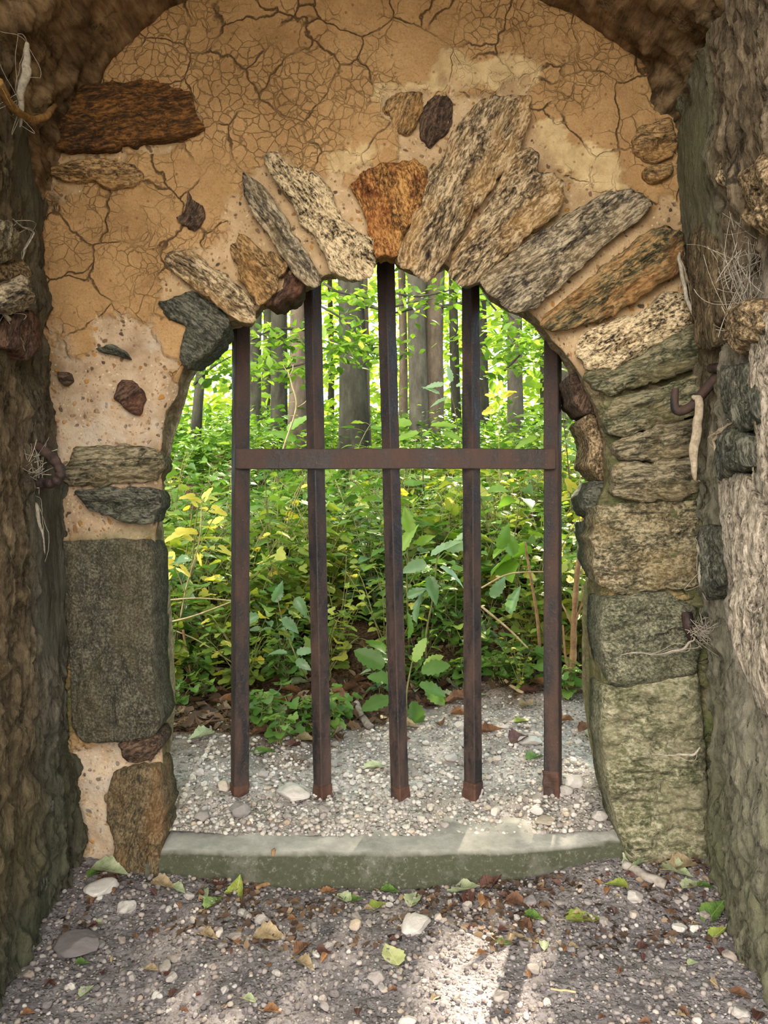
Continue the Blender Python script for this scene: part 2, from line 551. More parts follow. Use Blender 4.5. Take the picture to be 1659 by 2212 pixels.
MW = wall_material()
G = {
    'rust': gneiss('rust brown slab', (0.022, 0.014, 0.008), (0.085, 0.04, 0.014), (0.30, 0.14, 0.035), None, scale=26, contrast=(.40, .50, .62)),
    'streak': gneiss('streaky ochre stone', (0.03, 0.022, 0.014), (0.22, 0.14, 0.065), (0.55, 0.36, 0.17), (0.40, 0.19, 0.04), .5, 26),
    'dark': gneiss('dark brown stone', (0.018, 0.013, 0.01), (0.07, 0.045, 0.032), (0.19, 0.125, 0.085), None, scale=30),
    'redbrown': gneiss('red brown stone', (0.016, 0.011, 0.009), (0.065, 0.038, 0.027), (0.17, 0.10, 0.066), (0.20, 0.07, 0.035), .45, 26),
    'speckle': gneiss('speckled cream and black stone', (0.018, 0.016, 0.014), (0.32, 0.24, 0.14), (0.80, 0.66, 0.43), None, scale=25, stretch=1.9, contrast=(.42, .475, .56)),
    'grey': gneiss('grey foliated stone', (0.022, 0.02, 0.018), (0.17, 0.142, 0.10), (0.52, 0.44, 0.31), (0.42, 0.28, 0.12), .35, 22, 3.4, (.41, .495, .58)),
    'keystone': gneiss('rust orange keystone', (0.03, 0.016, 0.01), (0.24, 0.115, 0.035), (0.62, 0.35, 0.12), (0.33, 0.085, 0.025), .75, 24, 1.8),
    'banded': gneiss('cream grey banded stone', (0.022, 0.019, 0.015), (0.22, 0.16, 0.092), (0.64, 0.51, 0.33), (0.46, 0.25, 0.07), .7, 22, 2.8, (.41, .49, .575)),
    'orange': gneiss('orange streaked stone', (0.025, 0.024, 0.015), (0.17, 0.135, 0.07), (0.52, 0.32, 0.14), (0.44, 0.17, 0.045), .75, 20, 4.0, (.43, .5, .58), .25),
    'layered': gneiss('green grey layered stone', (0.018, 0.02, 0.013), (0.125, 0.12, 0.075), (0.36, 0.32, 0.21), (0.32, 0.21, 0.09), .5, 24, 4.0, moss=.45),
    'layered2': gneiss('grey brown layered stone', (0.018, 0.017, 0.012), (0.135, 0.115, 0.075), (0.37, 0.32, 0.215), (0.32, 0.20, 0.085), .35, 22, 4.0, moss=.25),
    'blotch': gneiss('blotched tan grey block', (0.022, 0.02, 0.014), (0.15, 0.128, 0.08), (0.42, 0.36, 0.235), (0.32, 0.18, 0.06), .4, 20, 1.5, moss=.25),
    'darkgrey': gneiss('dark grey stone', (0.014, 0.015, 0.013), (0.062, 0.064, 0.052), (0.20, 0.195, 0.155), None, scale=28, stretch=2.6, moss=.2),
    'slab': gneiss('lichen dusted grey slab', (0.024, 0.023, 0.018), (0.068, 0.062, 0.049), (0.19, 0.175, 0.130), (0.13, 0.085, 0.04), .4, 30, 1.1, (.42, .50, .60), .25, bump=.7),
    'brownspot': gneiss('brown spotted stone', (0.03, 0.026, 0.018), (0.12, 0.09, 0.05), (0.24, 0.185, 0.11), (0.22, 0.10, 0.035), .7, 28, 1.6),
    'mossy': gneiss('moss tinted boulder', (0.035, 0.038, 0.022), (0.165, 0.160, 0.098), (0.42, 0.395, 0.29), (0.46, 0.38, 0.29), .5, 18, 1.6, (.40, .5, .60), .5, (0.075, 0.085, 0.032), bump=.7),
    'block': gneiss('green grey block', (0.026, 0.028, 0.02), (0.12, 0.118, 0.082), (0.33, 0.315, 0.225), None, scale=26, stretch=1.2, contrast=(.41, .5, .61), moss=.3, bump=.7),
    'pale': gneiss('pale weathered stone', (0.035, 0.03, 0.023), (0.24, 0.205, 0.16), (0.52, 0.46, 0.38), None, scale=22, stretch=2.4, contrast=(.39, .47, .60)),
    'woody': gneiss('brown striated upright stone', (0.022, 0.018, 0.011), (0.105, 0.075, 0.045), (0.26, 0.19, 0.115), None, scale=30, stretch=7.0, moss=.3),
    'rubble': gneiss('lumpy ochre rubble', (0.028, 0.021, 0.013), (0.17, 0.12, 0.065), (0.46, 0.35, 0.21), None, scale=22, stretch=1.2),
}

# ------------------------------------------------------------------ front wall with the arched opening
# front edge of the opening (pixels at the wall face) and its back edge (pixels at the wall's back)
OPEN = [(352, 1960, 350, 1830), (350, 1880, 355, 1800), (352, 1750, 358, 1720), (348, 1660, 366, 1640), (340, 1600, 374, 1590),
        (332, 1560, 378, 1520), (328, 1480, 378, 1450), (326, 1380, 374, 1380), (324, 1280, 366, 1270), (324, 1180, 356, 1180),
        (334, 1120, 349, 1110), (342, 1060, 345, 1050), (344, 1000, 366, 995), (342, 930, 378, 945), (350, 885, 390, 900),
        (376, 850, 402, 862), (388, 805, 412, 825), (400, 765, 428, 800), (425, 740, 452, 770), (455, 712, 478, 740),
        (490, 690, 502, 715), (528, 682, 535, 700), (548, 668, 556, 682), (562, 652, 566, 668), (585, 648, 590, 665),
        (612, 638, 620, 652), (640, 618, 650, 636), (672, 604, 680, 622), (700, 588, 700, 606), (740, 584, 740, 602),
        (795, 584, 795, 602), (806, 562, 808, 580), (818, 545, 822, 562), (848, 545, 846, 562), (858, 562, 858, 578),
        (885, 570, 888, 592), (915, 580, 918, 602), (945, 568, 946, 590), (962, 560, 962, 582), (985, 588, 985, 608),
        (1012, 600, 1012, 618), (1038, 596, 1036, 618), (1062, 628, 1056, 646), (1100, 652, 1096, 672), (1142, 660, 1130, 690),
        (1165, 684, 1150, 704), (1185, 708, 1168, 728), (1222, 748, 1204, 768), (1250, 785, 1226, 800), (1268, 820, 1230, 840),
        (1285, 860, 1245, 880), (1300, 900, 1262, 910), (1315, 950, 1278, 960), (1318, 1000, 1276, 1010), (1318, 1040, 1284, 1040),
        (1305, 1085, 1272, 1080), (1300, 1150, 1270, 1140), (1305, 1220, 1280, 1215), (1305, 1270, 1264, 1260), (1302, 1330, 1258, 1330),
        (1305, 1400, 1258, 1390), (1308, 1470, 1256, 1460), (1308, 1540, 1262, 1520), (1310, 1610, 1272, 1600), (1315, 1680, 1286, 1670),
        (1328, 1740, 1305, 1730), (1340, 1800, 1320, 1780), (1350, 1860, 1335, 1820), (1358, 1960, 1340, 1850)]

ZONES = {
    'mortar': [
        [(345, 640), (360, 540), (480, 510), (525, 400), (540, 370), (600, 335), (700, 380), (770, 385), (800, 350), (850, 345), (830, 240),
         (840, 200), (1000, 200), (1150, 190), (1145, 260), (1120, 320), (1200, 365), (1280, 425), (1400, 420), (1480, 480), (1490, 640),
         (1250, 850), (1150, 700), (540, 750), (400, 760), (395, 700)],
        [(100, 760), (180, 752), (185, 690), (230, 660), (300, 668), (330, 700), (350, 740), (395, 760), (395, 850), (350, 900), (350, 970), (345, 1140), (330, 1170),
         (125, 1170), (100, 1000)],
        [(160, 1590), (360, 1590), (360, 1900), (160, 1900)],
        [(90, 315), (310, 300), (430, 275), (440, 310), (300, 345), (310, 400), (230, 410), (90, 395)],
    ],
    'cream': [
        [(800, 180), (900, 190), (1000, 120), (1150, 130), (1150, 210), (1000, 215), (880, 210), (830, 250), (810, 220)],
        [(1130, 290), (1180, 260), (1260, 300), (1330, 330), (1340, 400), (1470, 470), (1470, 500), (1400, 470), (1300, 420), (1200, 370), (1120, 330)],
        [(690, 330), (820, 300), (900, 310), (920, 350), (840, 350), (780, 385), (700, 380)],
    ],
    'rock': [
        [(1235, 830), (1330, 850), (1500, 700), (1600, 700), (1600, 1300), (1270, 1300), (1250, 900)],
        [(1290, 1270), (1600, 1270), (1600, 1900), (1300, 1900)],
        [(390, 700), (520, 700), (420, 830), (385, 860)],
        [(60, 230), (90, 250), (95, 560), (60, 560)],
    ],
    'moss': [
        [(1260, 1240), (1600, 1240), (1600, 1960), (1260, 1960)],
        [(120, 1165), (345, 1165), (345, 1600), (120, 1600)],
        [(1290, 880), (1600, 700), (1600, 1240), (1260, 1240)],
    ],
    'white': [
        [(170, 860), (240, 870), (330, 880), (330, 960), (200, 990), (120, 960)],
        [(140, 740), (180, 740), (180, 800), (140, 800)],
        [(160, 1600), (250, 1600), (240, 1880), (160, 1880)],
        [(310, 700), (350, 720), (350, 760), (310, 760)],
    ],
}


def zone(px, which, soft=9.0, jit=None):
    r = np.zeros(len(px))
    for poly in ZONES[which]:
        d = sdist(px, poly)
        if jit is not None:
            d = d + jit
        r = np.maximum(r, sstep(-soft, soft, d))
    return r


def build_front_wall():
    N, RO, RI = 1000, 150, 34
    op = resample(np.array(OPEN, float), N)
    s = np.linspace(0, 1, N)
    # roughen the outline a little
    jig = fbm(np.stack([s * 60, s * 0, s * 0], 1), 1.0, 4, 3) * 3.0
    cx, cy = 829.0, 1150.0
    dv = op[:, :2] - [cx, cy]
    ln = np.linalg.norm(dv, axis=1)
    op[:, :2] += dv / ln[:, None] * jig[:, None]
    ang = np.unwrap(np.arctan2(dv[:, 1], dv[:, 0]))
    ang = np.maximum.accumulate(ang) + np.linspace(0, 1e-3, N)
    k = np.ones(21) / 21
    ang = np.convolve(np.pad(ang, 10, mode='edge'), k, 'valid')
    c, sn = np.cos(ang), np.sin(ang)
    with np.errstate(divide='ignore'):
        tx = np.where(c > 0, (1800 - cx) / c, (-150 - cx) / c)
        ty = np.where(sn > 0, (2250 - cy) / sn, (-160 - cy) / sn)
    t = np.minimum(np.abs(tx), np.abs(ty))
    out = np.stack([cx + c * t, cy + sn * t], 1)
    rows, px_rows, vals = [], [], []
    r = np.linspace(0, 1, RO) ** 1.15
    for q in r[::-1]:
        px_rows.append(op[:, :2] * (1 - q) + out * q)
    P = np.concatenate(px_rows)
    w3 = np.stack([(P[:, 0] - CX) / F * DW, np.full(len(P), DW), H + (CY - P[:, 1]) / F * DW], 1)
    jit = fbm(w3, 16, 6, 11, .62) * 26
    mortar, cream, rock, moss, white = (zone(P, z, sf, jit) for z, sf in (('mortar', 4), ('cream', 5), ('rock', 10), ('moss', 40), ('white', 30)))
    pink = np.maximum(sstep(-20, 20, sdist(P, ZONES['mortar'][1])), sstep(-20, 20, sdist(P, ZONES['mortar'][2])))
    rel = fbm(w3, 3.2, 3, 21) * 0.011 + fbm(w3, 14, 4, 5) * 0.004
    rel += (1 - mortar) * 0.011 + cream * fbm(w3, 26, 3, 8) * 0.006
    rel += rock * fbm(w3 * [1, 1, 2.2], 15, 5, 9) * 0.016 - rock * 0.012
    edge = np.tile(r[::-1][:, None], (1, N)).ravel() * 500
    rel -= 0.022 * np.exp(-edge / 16.0)
    w3[:, 1] -= rel
    # reveal
    first = w3[-N:]
    b3 = np.stack([(op[:, 2] - CX) / F * DB, np.full(N, DB), H + (CY - op[:, 3]) / F * DB], 1)
    rv = []
    for i in range(1, RI + 1):
        u = i / RI
        p = first * (1 - u) + b3 * u
        n = fbm(p * [1, 2.5, 1], 16, 5, 31) * 0.008 * math.sin(min(1, u * 1.2) * math.pi * .9)
        dirn = np.stack([p[:, 0], p[:, 2] * 0, p[:, 2] - 0.70], 1)
        dirn /= np.linalg.norm(dirn, axis=1)[:, None]
        rv.append(p + dirn * n[:, None])
    rv.append(b3 + np.array([0, 0.03, 0]) + np.stack([b3[:, 0] * .06, b3[:, 0] * 0, (b3[:, 2] - .7) * .06], 1))
    o3 = np.stack([(out[:, 0] - CX) / F * 2.2, np.full(N, DB + 0.03), H + (CY - out[:, 1]) / F * 2.2], 1)
    rv.append(o3)
    R = np.concatenate(rv)
    nr = len(rv)
    V = np.concatenate([w3, R])
    pxr = np.tile(op[:, :2], (nr, 1))
    low_left = ((pxr[:, 0] < 800) & (pxr[:, 1] > 1150)).astype(float)
    right = (pxr[:, 0] > 1200).astype(float)
    A = {'mortar': np.concatenate([mortar, np.ones(len(R)) * .8]),
         'pink': np.concatenate([pink, np.zeros(len(R))]),
         'cream': np.concatenate([cream, np.zeros(len(R))]),
         'rock': np.concatenate([rock, 0.75 * np.ones(len(R))]),
         'moss': np.concatenate([moss, 0.55 * low_left + 0.8 * right * (pxr[:, 1] > 1000)]),
         'white': np.concatenate([white, np.zeros(len(R))])}
    me = mesh('wall_front', V, gridfaces(RO + nr, N)[:, ::-1], True, A, MW)
    o = put('wall_front', me)
    return tag(o, 'ochre cracked plaster wall with an arched barred opening', kind='structure')


wall_front = build_front_wall()


# ------------------------------------------------------------------ stones set in the masonry
def stone(name, label, poly, grain, mat, out=0.012, bulge=0.014, thick=0.10, taper=0.8, rough=0.004, parent=None, plane=None, seed=0, rnd=2.6, res=0.0045, grow=1.05):
    """a stone with the traced outline, a rounded rough face and sides running back into the wall.
    plane = (origin, u, v, n): the wall plane; default is the front wall."""
    if plane is None:
        d = DW - out
        pts = np.array([[(x - CX) / F * d, H + (CY - y) / F * d] for x, y in poly])
        O, U, Vv, Nn = np.array([0, d, 0.]), np.array([1., 0, 0]), np.array([0, 0, 1.]), np.array([0, -1., 0])
    else:
        O, U, Vv, Nn = plane
        pts = []
        for x, y in poly:
            r = np.array([(x - CX) / F, 1.0, (CY - y) / F])
            e = np.array([0, 0, H])
            t = ((O + Nn * out - e) @ Nn) / (r @ Nn)
            q = e + r * t - O
            pts.append([q @ U, q @ Vv])
        pts = np.array(pts)
        O = O + Nn * out
    per = np.linalg.norm(np.diff(np.vstack([pts, pts[:1]]), axis=0), axis=1).sum()
    N = int(np.clip(per / res, 40, 240))
    ol = resample(pts, N, True)
    for _ in range(2):
        ol = 0.25 * np.roll(ol, 1, 0) + 0.5 * ol + 0.25 * np.roll(ol, -1, 0)
    cen = ol.mean(0)
    cn = (ol - cen) * grow
    ol = cen + cn
    rr = np.linalg.norm(cn, axis=1)
    sz = np.median(rr)
    j = fbm(np.concatenate([ol, np.full((N, 1), seed * 3.1)], 1), 48, 5, seed, .55) * min(0.0055, sz * 0.12) * (.35 if grow < 1.05 else 1)
    ol = cen + cn * (1 + j / rr)[:, None]
    R = int(np.clip(sz / res * 0.9, 6, 34))
    ga = math.radians(grain)
    ca, sa = math.cos(ga), math.sin(ga)
    rows = []
    for i in range(3, 0, -1):          # sides, from the back
        u = i / 3.0
        sc = 1 - (1 - taper) * u
        jj = fbm(np.concatenate([ol, np.full((N, 1), u)], 1), 40, 3, seed + 5) * 0.004
        p = cen + (ol - cen) * sc
        rows.append(np.concatenate([p, (-thick * u + jj)[:, None]], 1))
    for i in range(R + 1):
        q = i / R
        p = cen + (ol - cen) * (1 - q)
        h = np.full(N, bulge * .62 * (1 - (1 - min(1.0, q * 1.9)) ** (rnd + .8)))
        p3 = np.concatenate([p, np.full((N, 1), seed * 1.7)], 1)
        pr = np.stack([(p[:, 0] * ca + p[:, 1] * sa) * 0.35, -p[:, 0] * sa + p[:, 1] * ca, p3[:, 2]], 1)
        st_ = fbm(pr, 42, 5, seed + 2, .6)
        rel = (st_ - .35 * np.abs(st_)) * rough * 2.5 + fbm(p3, 11, 3, seed + 9) * rough * 1.5
        h = h + rel * (0.35 + 0.65 * min(1, q * 4))
        rows.append(np.concatenate([p, h[:, None]], 1))
    L = np.concatenate(rows)
    nr = len(rows)
    # into local axes: x along the grain
    lx = (L[:, 0] - cen[0]) * ca + (L[:, 1] - cen[1]) * sa
    ly = -(L[:, 0] - cen[0]) * sa + (L[:, 1] - cen[1]) * ca
    V = np.stack([lx, ly, L[:, 2]], 1)
    Fs = gridfaces(nr, N, True).tolist()
    Fs.append(list(range(N))[::-1])
    Xa = U * ca + Vv * sa
    Ya = -U * sa + Vv * ca
    og = O + U * cen[0] + Vv * cen[1]
    if np.dot(np.cross(Xa, Ya), Nn) < 0:
        V[:, 1] *= -1
        Ya = -Ya
        Fs = [f[::-1] for f in Fs]
    me = mesh(name, V, Fs, True, None, mat)
    mw = Matrix(((Xa[0], Ya[0], Nn[0], og[0]), (Xa[1], Ya[1], Nn[1], og[1]), (Xa[2], Ya[2], Nn[2], og[2]), (0, 0, 0, 1)))
    o = put(name, me, parent, mw=mw)
    o['label'] = label
    return o


FRONT = [
    # name, label, outline, grain angle, material, out, bulge, thick, taper
    ('wall_stone', 'dark rust-brown slab showing through the plaster at upper left', [(90, 255), (145, 197), (190, 182), (300, 177), (355, 180), (365, 192), (400, 200), (415, 212), (410, 240), (435, 272), (395, 290), (310, 300), (250, 315), (150, 320), (92, 317), (86, 285)], 4, 'rust', .028, .004, .08, .9),
    ('wall_stone', 'streaky brown stone under the dark rust-brown slab', [(98, 365), (150, 350), (210, 342), (290, 355), (303, 370), (290, 395), (250, 405), (220, 402), (200, 388), (130, 388)], -4, 'streak', .024, .008, .08, .9),
    ('wall_stone', 'small jagged dark stone alone in the plaster', [(407, 412), (414, 432), (440, 445), (442, 465), (420, 500), (400, 480), (378, 470), (400, 455)], 60, 'dark', .022, .007, .06, .9),
    ('wall_stone', 'small brown stone in the pale mortar at left', [(260, 825), (290, 820), (310, 855), (300, 895), (270, 885), (246, 860)], 30, 'redbrown', .018, .008, .06, .9),
    ('wall_stone', 'tiny dark chip in the pale mortar near the left corner', [(125, 803), (150, 806), (155, 822), (140, 832), (127, 822)], 0, 'dark', .020, .005, .05, .9),
    ('wall_stone', 'thin dark streaked stone above the small brown stone', [(205, 752), (240, 742), (265, 755), (282, 775), (250, 765), (215, 760)], -20, 'darkgrey', .020, .006, .05, .9),
    ('wall_stone', 'wide dark-streaked stone right of the iron ring', [(130, 1033), (168, 970), (230, 958), (300, 965), (345, 975), (348, 1005), (330, 1035), (250, 1045), (160, 1047)], 2, 'layered2', .010, .010, .09, .92),
    ('wall_stone', 'grey layered stone below the wide dark-streaked stone', [(168, 1062), (230, 1052), (300, 1050), (340, 1055), (345, 1090), (320, 1132), (260, 1126), (200, 1102)], -6, 'darkgrey', .022, .010, .09, .92),
    ('jamb_stone', 'large upright dark grey slab forming the left jamb', [(134, 1172), (200, 1170), (315, 1168), (326, 1200), (326, 1400), (332, 1500), (345, 1560), (330, 1585), (250, 1600), (180, 1600), (156, 1565), (150, 1400), (138, 1250)], 90, 'slab', .020, .010, .12, .97),
    ('jamb_stone', 'round dark brown stone under the grey slab', [(258, 1608), (300, 1592), (342, 1585), (345, 1620), (325, 1645), (290, 1653), (262, 1635)], 20, 'dark', .010, .012, .09, .9),
    ('jamb_stone', 'brown spotted stone at the foot of the left jamb', [(250, 1672), (300, 1658), (340, 1665), (352, 1750), (346, 1900), (260, 1900), (240, 1800), (228, 1730)], 75, 'brownspot', .016, .010, .10, .95),
    ('arch_stone', 'grey streaked stone at the left springing of the arch', [(356, 563), (375, 545), (420, 547), (455, 573), (490, 598), (530, 633), (553, 662), (541, 697), (515, 690), (470, 660), (430, 632), (380, 592)], -38, 'banded', .026, .014, .12, .72),
    ('arch_stone', 'dark rough rock under the left springing stone', [(343, 655), (375, 642), (420, 633), (455, 650), (480, 672), (500, 692), (480, 722), (452, 750), (420, 785), (402, 795), (388, 765), (395, 730), (400, 705), (368, 690)], -40, 'darkgrey', .008, .014, .12, .8),
    ('arch_stone', 'ochre and black blotched stone beside the left springing stone', [(497, 530), (520, 513), (545, 523), (560, 545), (590, 552), (617, 565), (602, 600), (580, 642), (560, 657), (540, 632), (513, 602), (518, 575), (500, 560)], -50, 'streak', .016, .008, .10, .75),
    ('arch_stone', 'dark red-brown sliver stone wedged under the arch', [(617, 568), (650, 588), (662, 612), (640, 640), (600, 655), (566, 664), (592, 622)], 55, 'redbrown', -.012, .010, .10, .75),
    ('arch_stone', 'long thin grey striated stone leaning left', [(530, 377), (560, 393), (590, 428), (620, 478), (650, 528), (680, 573), (692, 598), (682, 618), (655, 607), (630, 585), (600, 540), (570, 495), (540, 450), (524, 410)], -55, 'grey', .022, .012, .12, .72),
    ('arch_stone', 'black and cream speckled stone left of the keystone', [(575, 348), (590, 333), (610, 340), (625, 363), (660, 373), (695, 385), (717, 420), (737, 470), (767, 495), (800, 513), (808, 550), (800, 592), (770, 602), (735, 592), (710, 577), (700, 545), (680, 510), (650, 480), (638, 440), (608, 410), (588, 380)], -52, 'speckle', .022, .016, .12, .75),
    ('arch_stone', 'rust-orange keystone at the top of the arch', [(765, 400), (785, 375), (830, 355), (870, 353), (895, 348), (918, 365), (921, 400), (907, 440), (892, 480), (870, 515), (857, 547), (813, 550), (800, 500), (788, 460), (773, 430)], -78, 'keystone', .026, .014, .12, .75),
    ('arch_stone', 'long pale banded stone right of the keystone, the tallest of the arch', [(930, 357), (960, 340), (975, 300), (1005, 252), (1040, 217), (1100, 210), (1142, 215), (1142, 250), (1130, 300), (1110, 340), (1080, 380), (1050, 420), (1020, 460), (1000, 500), (980, 530), (962, 562), (940, 592), (915, 600), (890, 578), (863, 562), (870, 530), (893, 480), (908, 430), (920, 395)], 60, 'banded', .028, .016, .13, .72),
    ('wall_stone', 'small dark oval stone above the arch', [(910, 240), (925, 215), (950, 203), (972, 215), (982, 245), (966, 288), (930, 318), (908, 295), (903, 265)], 62, 'dark', .010, .008, .07, .9),
    ('wall_stone', 'streaky ochre stone left of the dark oval stone', [(843, 210), (880, 199), (910, 205), (913, 235), (900, 265), (880, 285), (855, 280), (848, 250), (830, 240)], 62, 'streak', .018, .008, .06, .9),
    ('arch_stone', 'grey banded stone with a broad foot over the fourth bar', [(1095, 347), (1140, 325), (1162, 345), (1157, 378), (1190, 375), (1213, 395), (1215, 438), (1180, 480), (1130, 520), (1080, 560), (1040, 602), (1010, 614), (973, 592), (983, 545), (1008, 510), (1040, 460), (1080, 400)], 45, 'banded', .030, .016, .13, .74),
    ('arch_stone', 'wide grey speckled stone with a jagged tip on the arch right side', [(1402, 445), (1385, 425), (1350, 415), (1300, 425), (1250, 450), (1200, 482), (1140, 522), (1082, 566), (1040, 602), (1060, 632), (1100, 662), (1140, 670), (1172, 650), (1210, 615), (1260, 570), (1310, 525), (1370, 480)], 33, 'grey', .028, .016, .13, .74),
    ('arch_stone', 'orange streaked stone at the right springing of the arch', [(1473, 512), (1440, 490), (1400, 500), (1350, 540), (1290, 590), (1230, 640), (1185, 675), (1172, 697), (1195, 714), (1240, 705), (1300, 690), (1370, 650), (1430, 610), (1468, 592)], 31, 'orange', .026, .016, .12, .76),
    ('jamb_stone', 'black and cream speckled stone under the orange streaked stone', [(1488, 640), (1430, 633), (1400, 665), (1340, 690), (1290, 705), (1265, 722), (1253, 762), (1275, 798), (1320, 803), (1370, 772), (1420, 742), (1480, 717), (1497, 690)], 22, 'speckle', .020, .018, .10, .8),
    ('jamb_stone', 'flat grey layered stone under the speckled jamb stone', [(1502, 700), (1532, 760), (1500, 792), (1440, 817), (1380, 832), (1320, 852), (1288, 832), (1272, 802), (1330, 797), (1400, 752), (1450, 725)], 14, 'layered', .022, .018, .10, .85),
    ('jamb_stone', 'thin olive layered stone level with the iron hook', [(1512, 808), (1532, 840), (1512, 892), (1450, 912), (1390, 927), (1350, 947), (1318, 932), (1313, 895), (1328, 862), (1400, 843)], 12, 'layered', .026, .018, .10, .86),
    ('jamb_stone', 'brown-grey layered stone under the iron hook', [(1505, 902), (1513, 950), (1493, 987), (1400, 998), (1340, 988), (1322, 960), (1350, 945), (1420, 920)], 8, 'layered2', .024, .018, .10, .86),
    ('jamb_stone', 'grey layered stone with a pale upper rim on the right jamb', [(1507, 985), (1507, 1062), (1460, 1082), (1380, 1080), (1328, 1067), (1327, 1015), (1345, 1000), (1420, 1000)], 2, 'layered2', .026, .020, .10, .86),
    ('jamb_stone', 'dark grey ledge stone on the inner side of the right jamb', [(1268, 1075), (1284, 1045), (1320, 1042), (1360, 1060), (1360, 1118), (1300, 1128), (1272, 1112)], -3, 'darkgrey', -.075, .018, .12, .95),
    ('jamb_stone', 'dark lower ledge stone behind the tan blotched block', [(1272, 1130), (1300, 1122), (1360, 1122), (1360, 1262), (1306, 1262), (1284, 1215)], 80, 'darkgrey', -.070, .014, .12, .95),
    ('jamb_stone', 'dark brown knob of rock inside the right springing of the arch', [(1230, 812), (1262, 800), (1310, 820), (1330, 880), (1300, 905), (1262, 895), (1240, 862)], 60, 'dark', -.075, .014, .12, .95),
    ('jamb_stone', 'rough brown rock inside the right jamb beside the thin olive stone', [(1256, 905), (1300, 895), (1340, 905), (1350, 1030), (1300, 1038), (1272, 1000), (1276, 955)], 75, 'rubble', -.072, .014, .12, .95),
    ('jamb_stone', 'tan blotched block above the big green-grey block', [(1298, 1098), (1400, 1088), (1503, 1085), (1508, 1180), (1503, 1262), (1440, 1268), (1390, 1275), (1330, 1275), (1298, 1252), (1283, 1180)], 4, 'blotch', .022, .016, .12, .92),
    ('jamb_stone', 'big green-grey block of the right jamb', [(1306, 1292), (1380, 1280), (1440, 1282), (1500, 1312), (1512, 1400), (1502, 1455), (1440, 1467), (1350, 1487), (1318, 1472), (1300, 1400), (1298, 1330)], 0, 'block', .018, .022, .12, .94),
    ('jamb_stone', 'mossy rounded boulder at the foot of the right jamb', [(1306, 1482), (1350, 1490), (1430, 1465), (1506, 1452), (1518, 1560), (1528, 1700), (1540, 1880), (1450, 1890), (1362, 1880), (1340, 1800), (1315, 1700), (1304, 1600)], 0, 'mossy', .018, .030, .12, .94),
    ('wall_stone', 'dark streaky stone in the plaster near the upper right corner', [(1365, 300), (1385, 270), (1450, 255), (1462, 300), (1455, 335), (1400, 345), (1372, 325)], 5, 'streak', .020, .008, .07, .9),
    ('wall_stone', 'small dark streaky stone below the one near the upper right corner', [(1390, 362), (1450, 352), (1455, 375), (1420, 392), (1395, 385)], 5, 'streak', .020, .008, .06, .9),
]
for i, (nm, lab, poly, gr, mt, ou, bu, th, tp) in enumerate(FRONT):
    big = 'boulder' in lab or 'block of' in lab
    stone(nm, lab, poly, gr, G[mt], ou, bu, th, tp, rough=.0025 if mt in ('slab', 'rust') else .0045, parent=wall_front, seed=i + 1, rnd=3.2 if big else 2.6, grow=1.02 if mt in ('slab', 'block', 'mossy') else 1.05)

# stones on the inner face of the right reveal, seen edge-on past the jamb
RP = (np.array([0.44, 1.60, 0.7]), np.array([0, 1., 0]), np.array([0, 0, 1.]), np.array([-1., 0, 0]))


# ------------------------------------------------------------------ side walls
def side_wall(name, label, prof, lean, sgn, mat, seed, amps, masks):
    ys = np.concatenate([np.linspace(0.15, 0.92, 20), np.linspace(0.93, 1.53, 170)])
    zs = np.concatenate([np.linspace(-0.08, H + 0.78, 380)])
    Y, Z = np.meshgrid(ys, zs)
    Y, Z = Y.ravel(), Z.ravel()
    xb = np.interp(Z, [p[0] for p in prof], [p[1] for p in prof])
    X = xb - np.clip(1.49 - Y, -0.1, 0.6) * lean
    p = np.stack([X * 0, Y, Z], 1)
    big = fbm(p * [1, 1, .55], 5.0, 3, seed)
    rid = 1 - np.abs(fbm(p * [1, 2.0, .35], 9.0, 4, seed + 4))
    mid = fbm(p * [1, 1, .75], 30, 5, seed + 7, .62)
    A = {k: f(Y, Z, big, mid) for k, f in masks.items()}
    rug = 1 - 0.75 * A['smooth']
    d = amps[0] * big + amps[1] * (rid - 0.7) * rug + amps[2] * mid * rug
    X = X - d
    V = np.stack([sgn * X, Y, Z], 1)
    Fs = gridfaces(len(zs), len(ys))
    if sgn > 0:
        Fs = Fs[:, ::-1]
    me = mesh(name, V, Fs, True, A, mat)
    o = put(name, me)
    tag(o, label, kind='structure')
    return o


def box(Y, Z, y0, y1, z0, z1, s=0.04):
    return sstep(y0 - s, y0 + s, Y) * (1 - sstep(y1 - s, y1 + s, Y)) * sstep(z0 - s, z0 + s, Z) * (1 - sstep(z1 - s, z1 + s, Z))


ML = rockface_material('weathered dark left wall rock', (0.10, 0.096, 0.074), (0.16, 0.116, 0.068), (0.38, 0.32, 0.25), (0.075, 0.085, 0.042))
MR = rockface_material('weathered pale right wall rock', (0.175, 0.166, 0.125), (0.21, 0.160, 0.105), (0.46, 0.42, 0.35), (0.145, 0.155, 0.085))

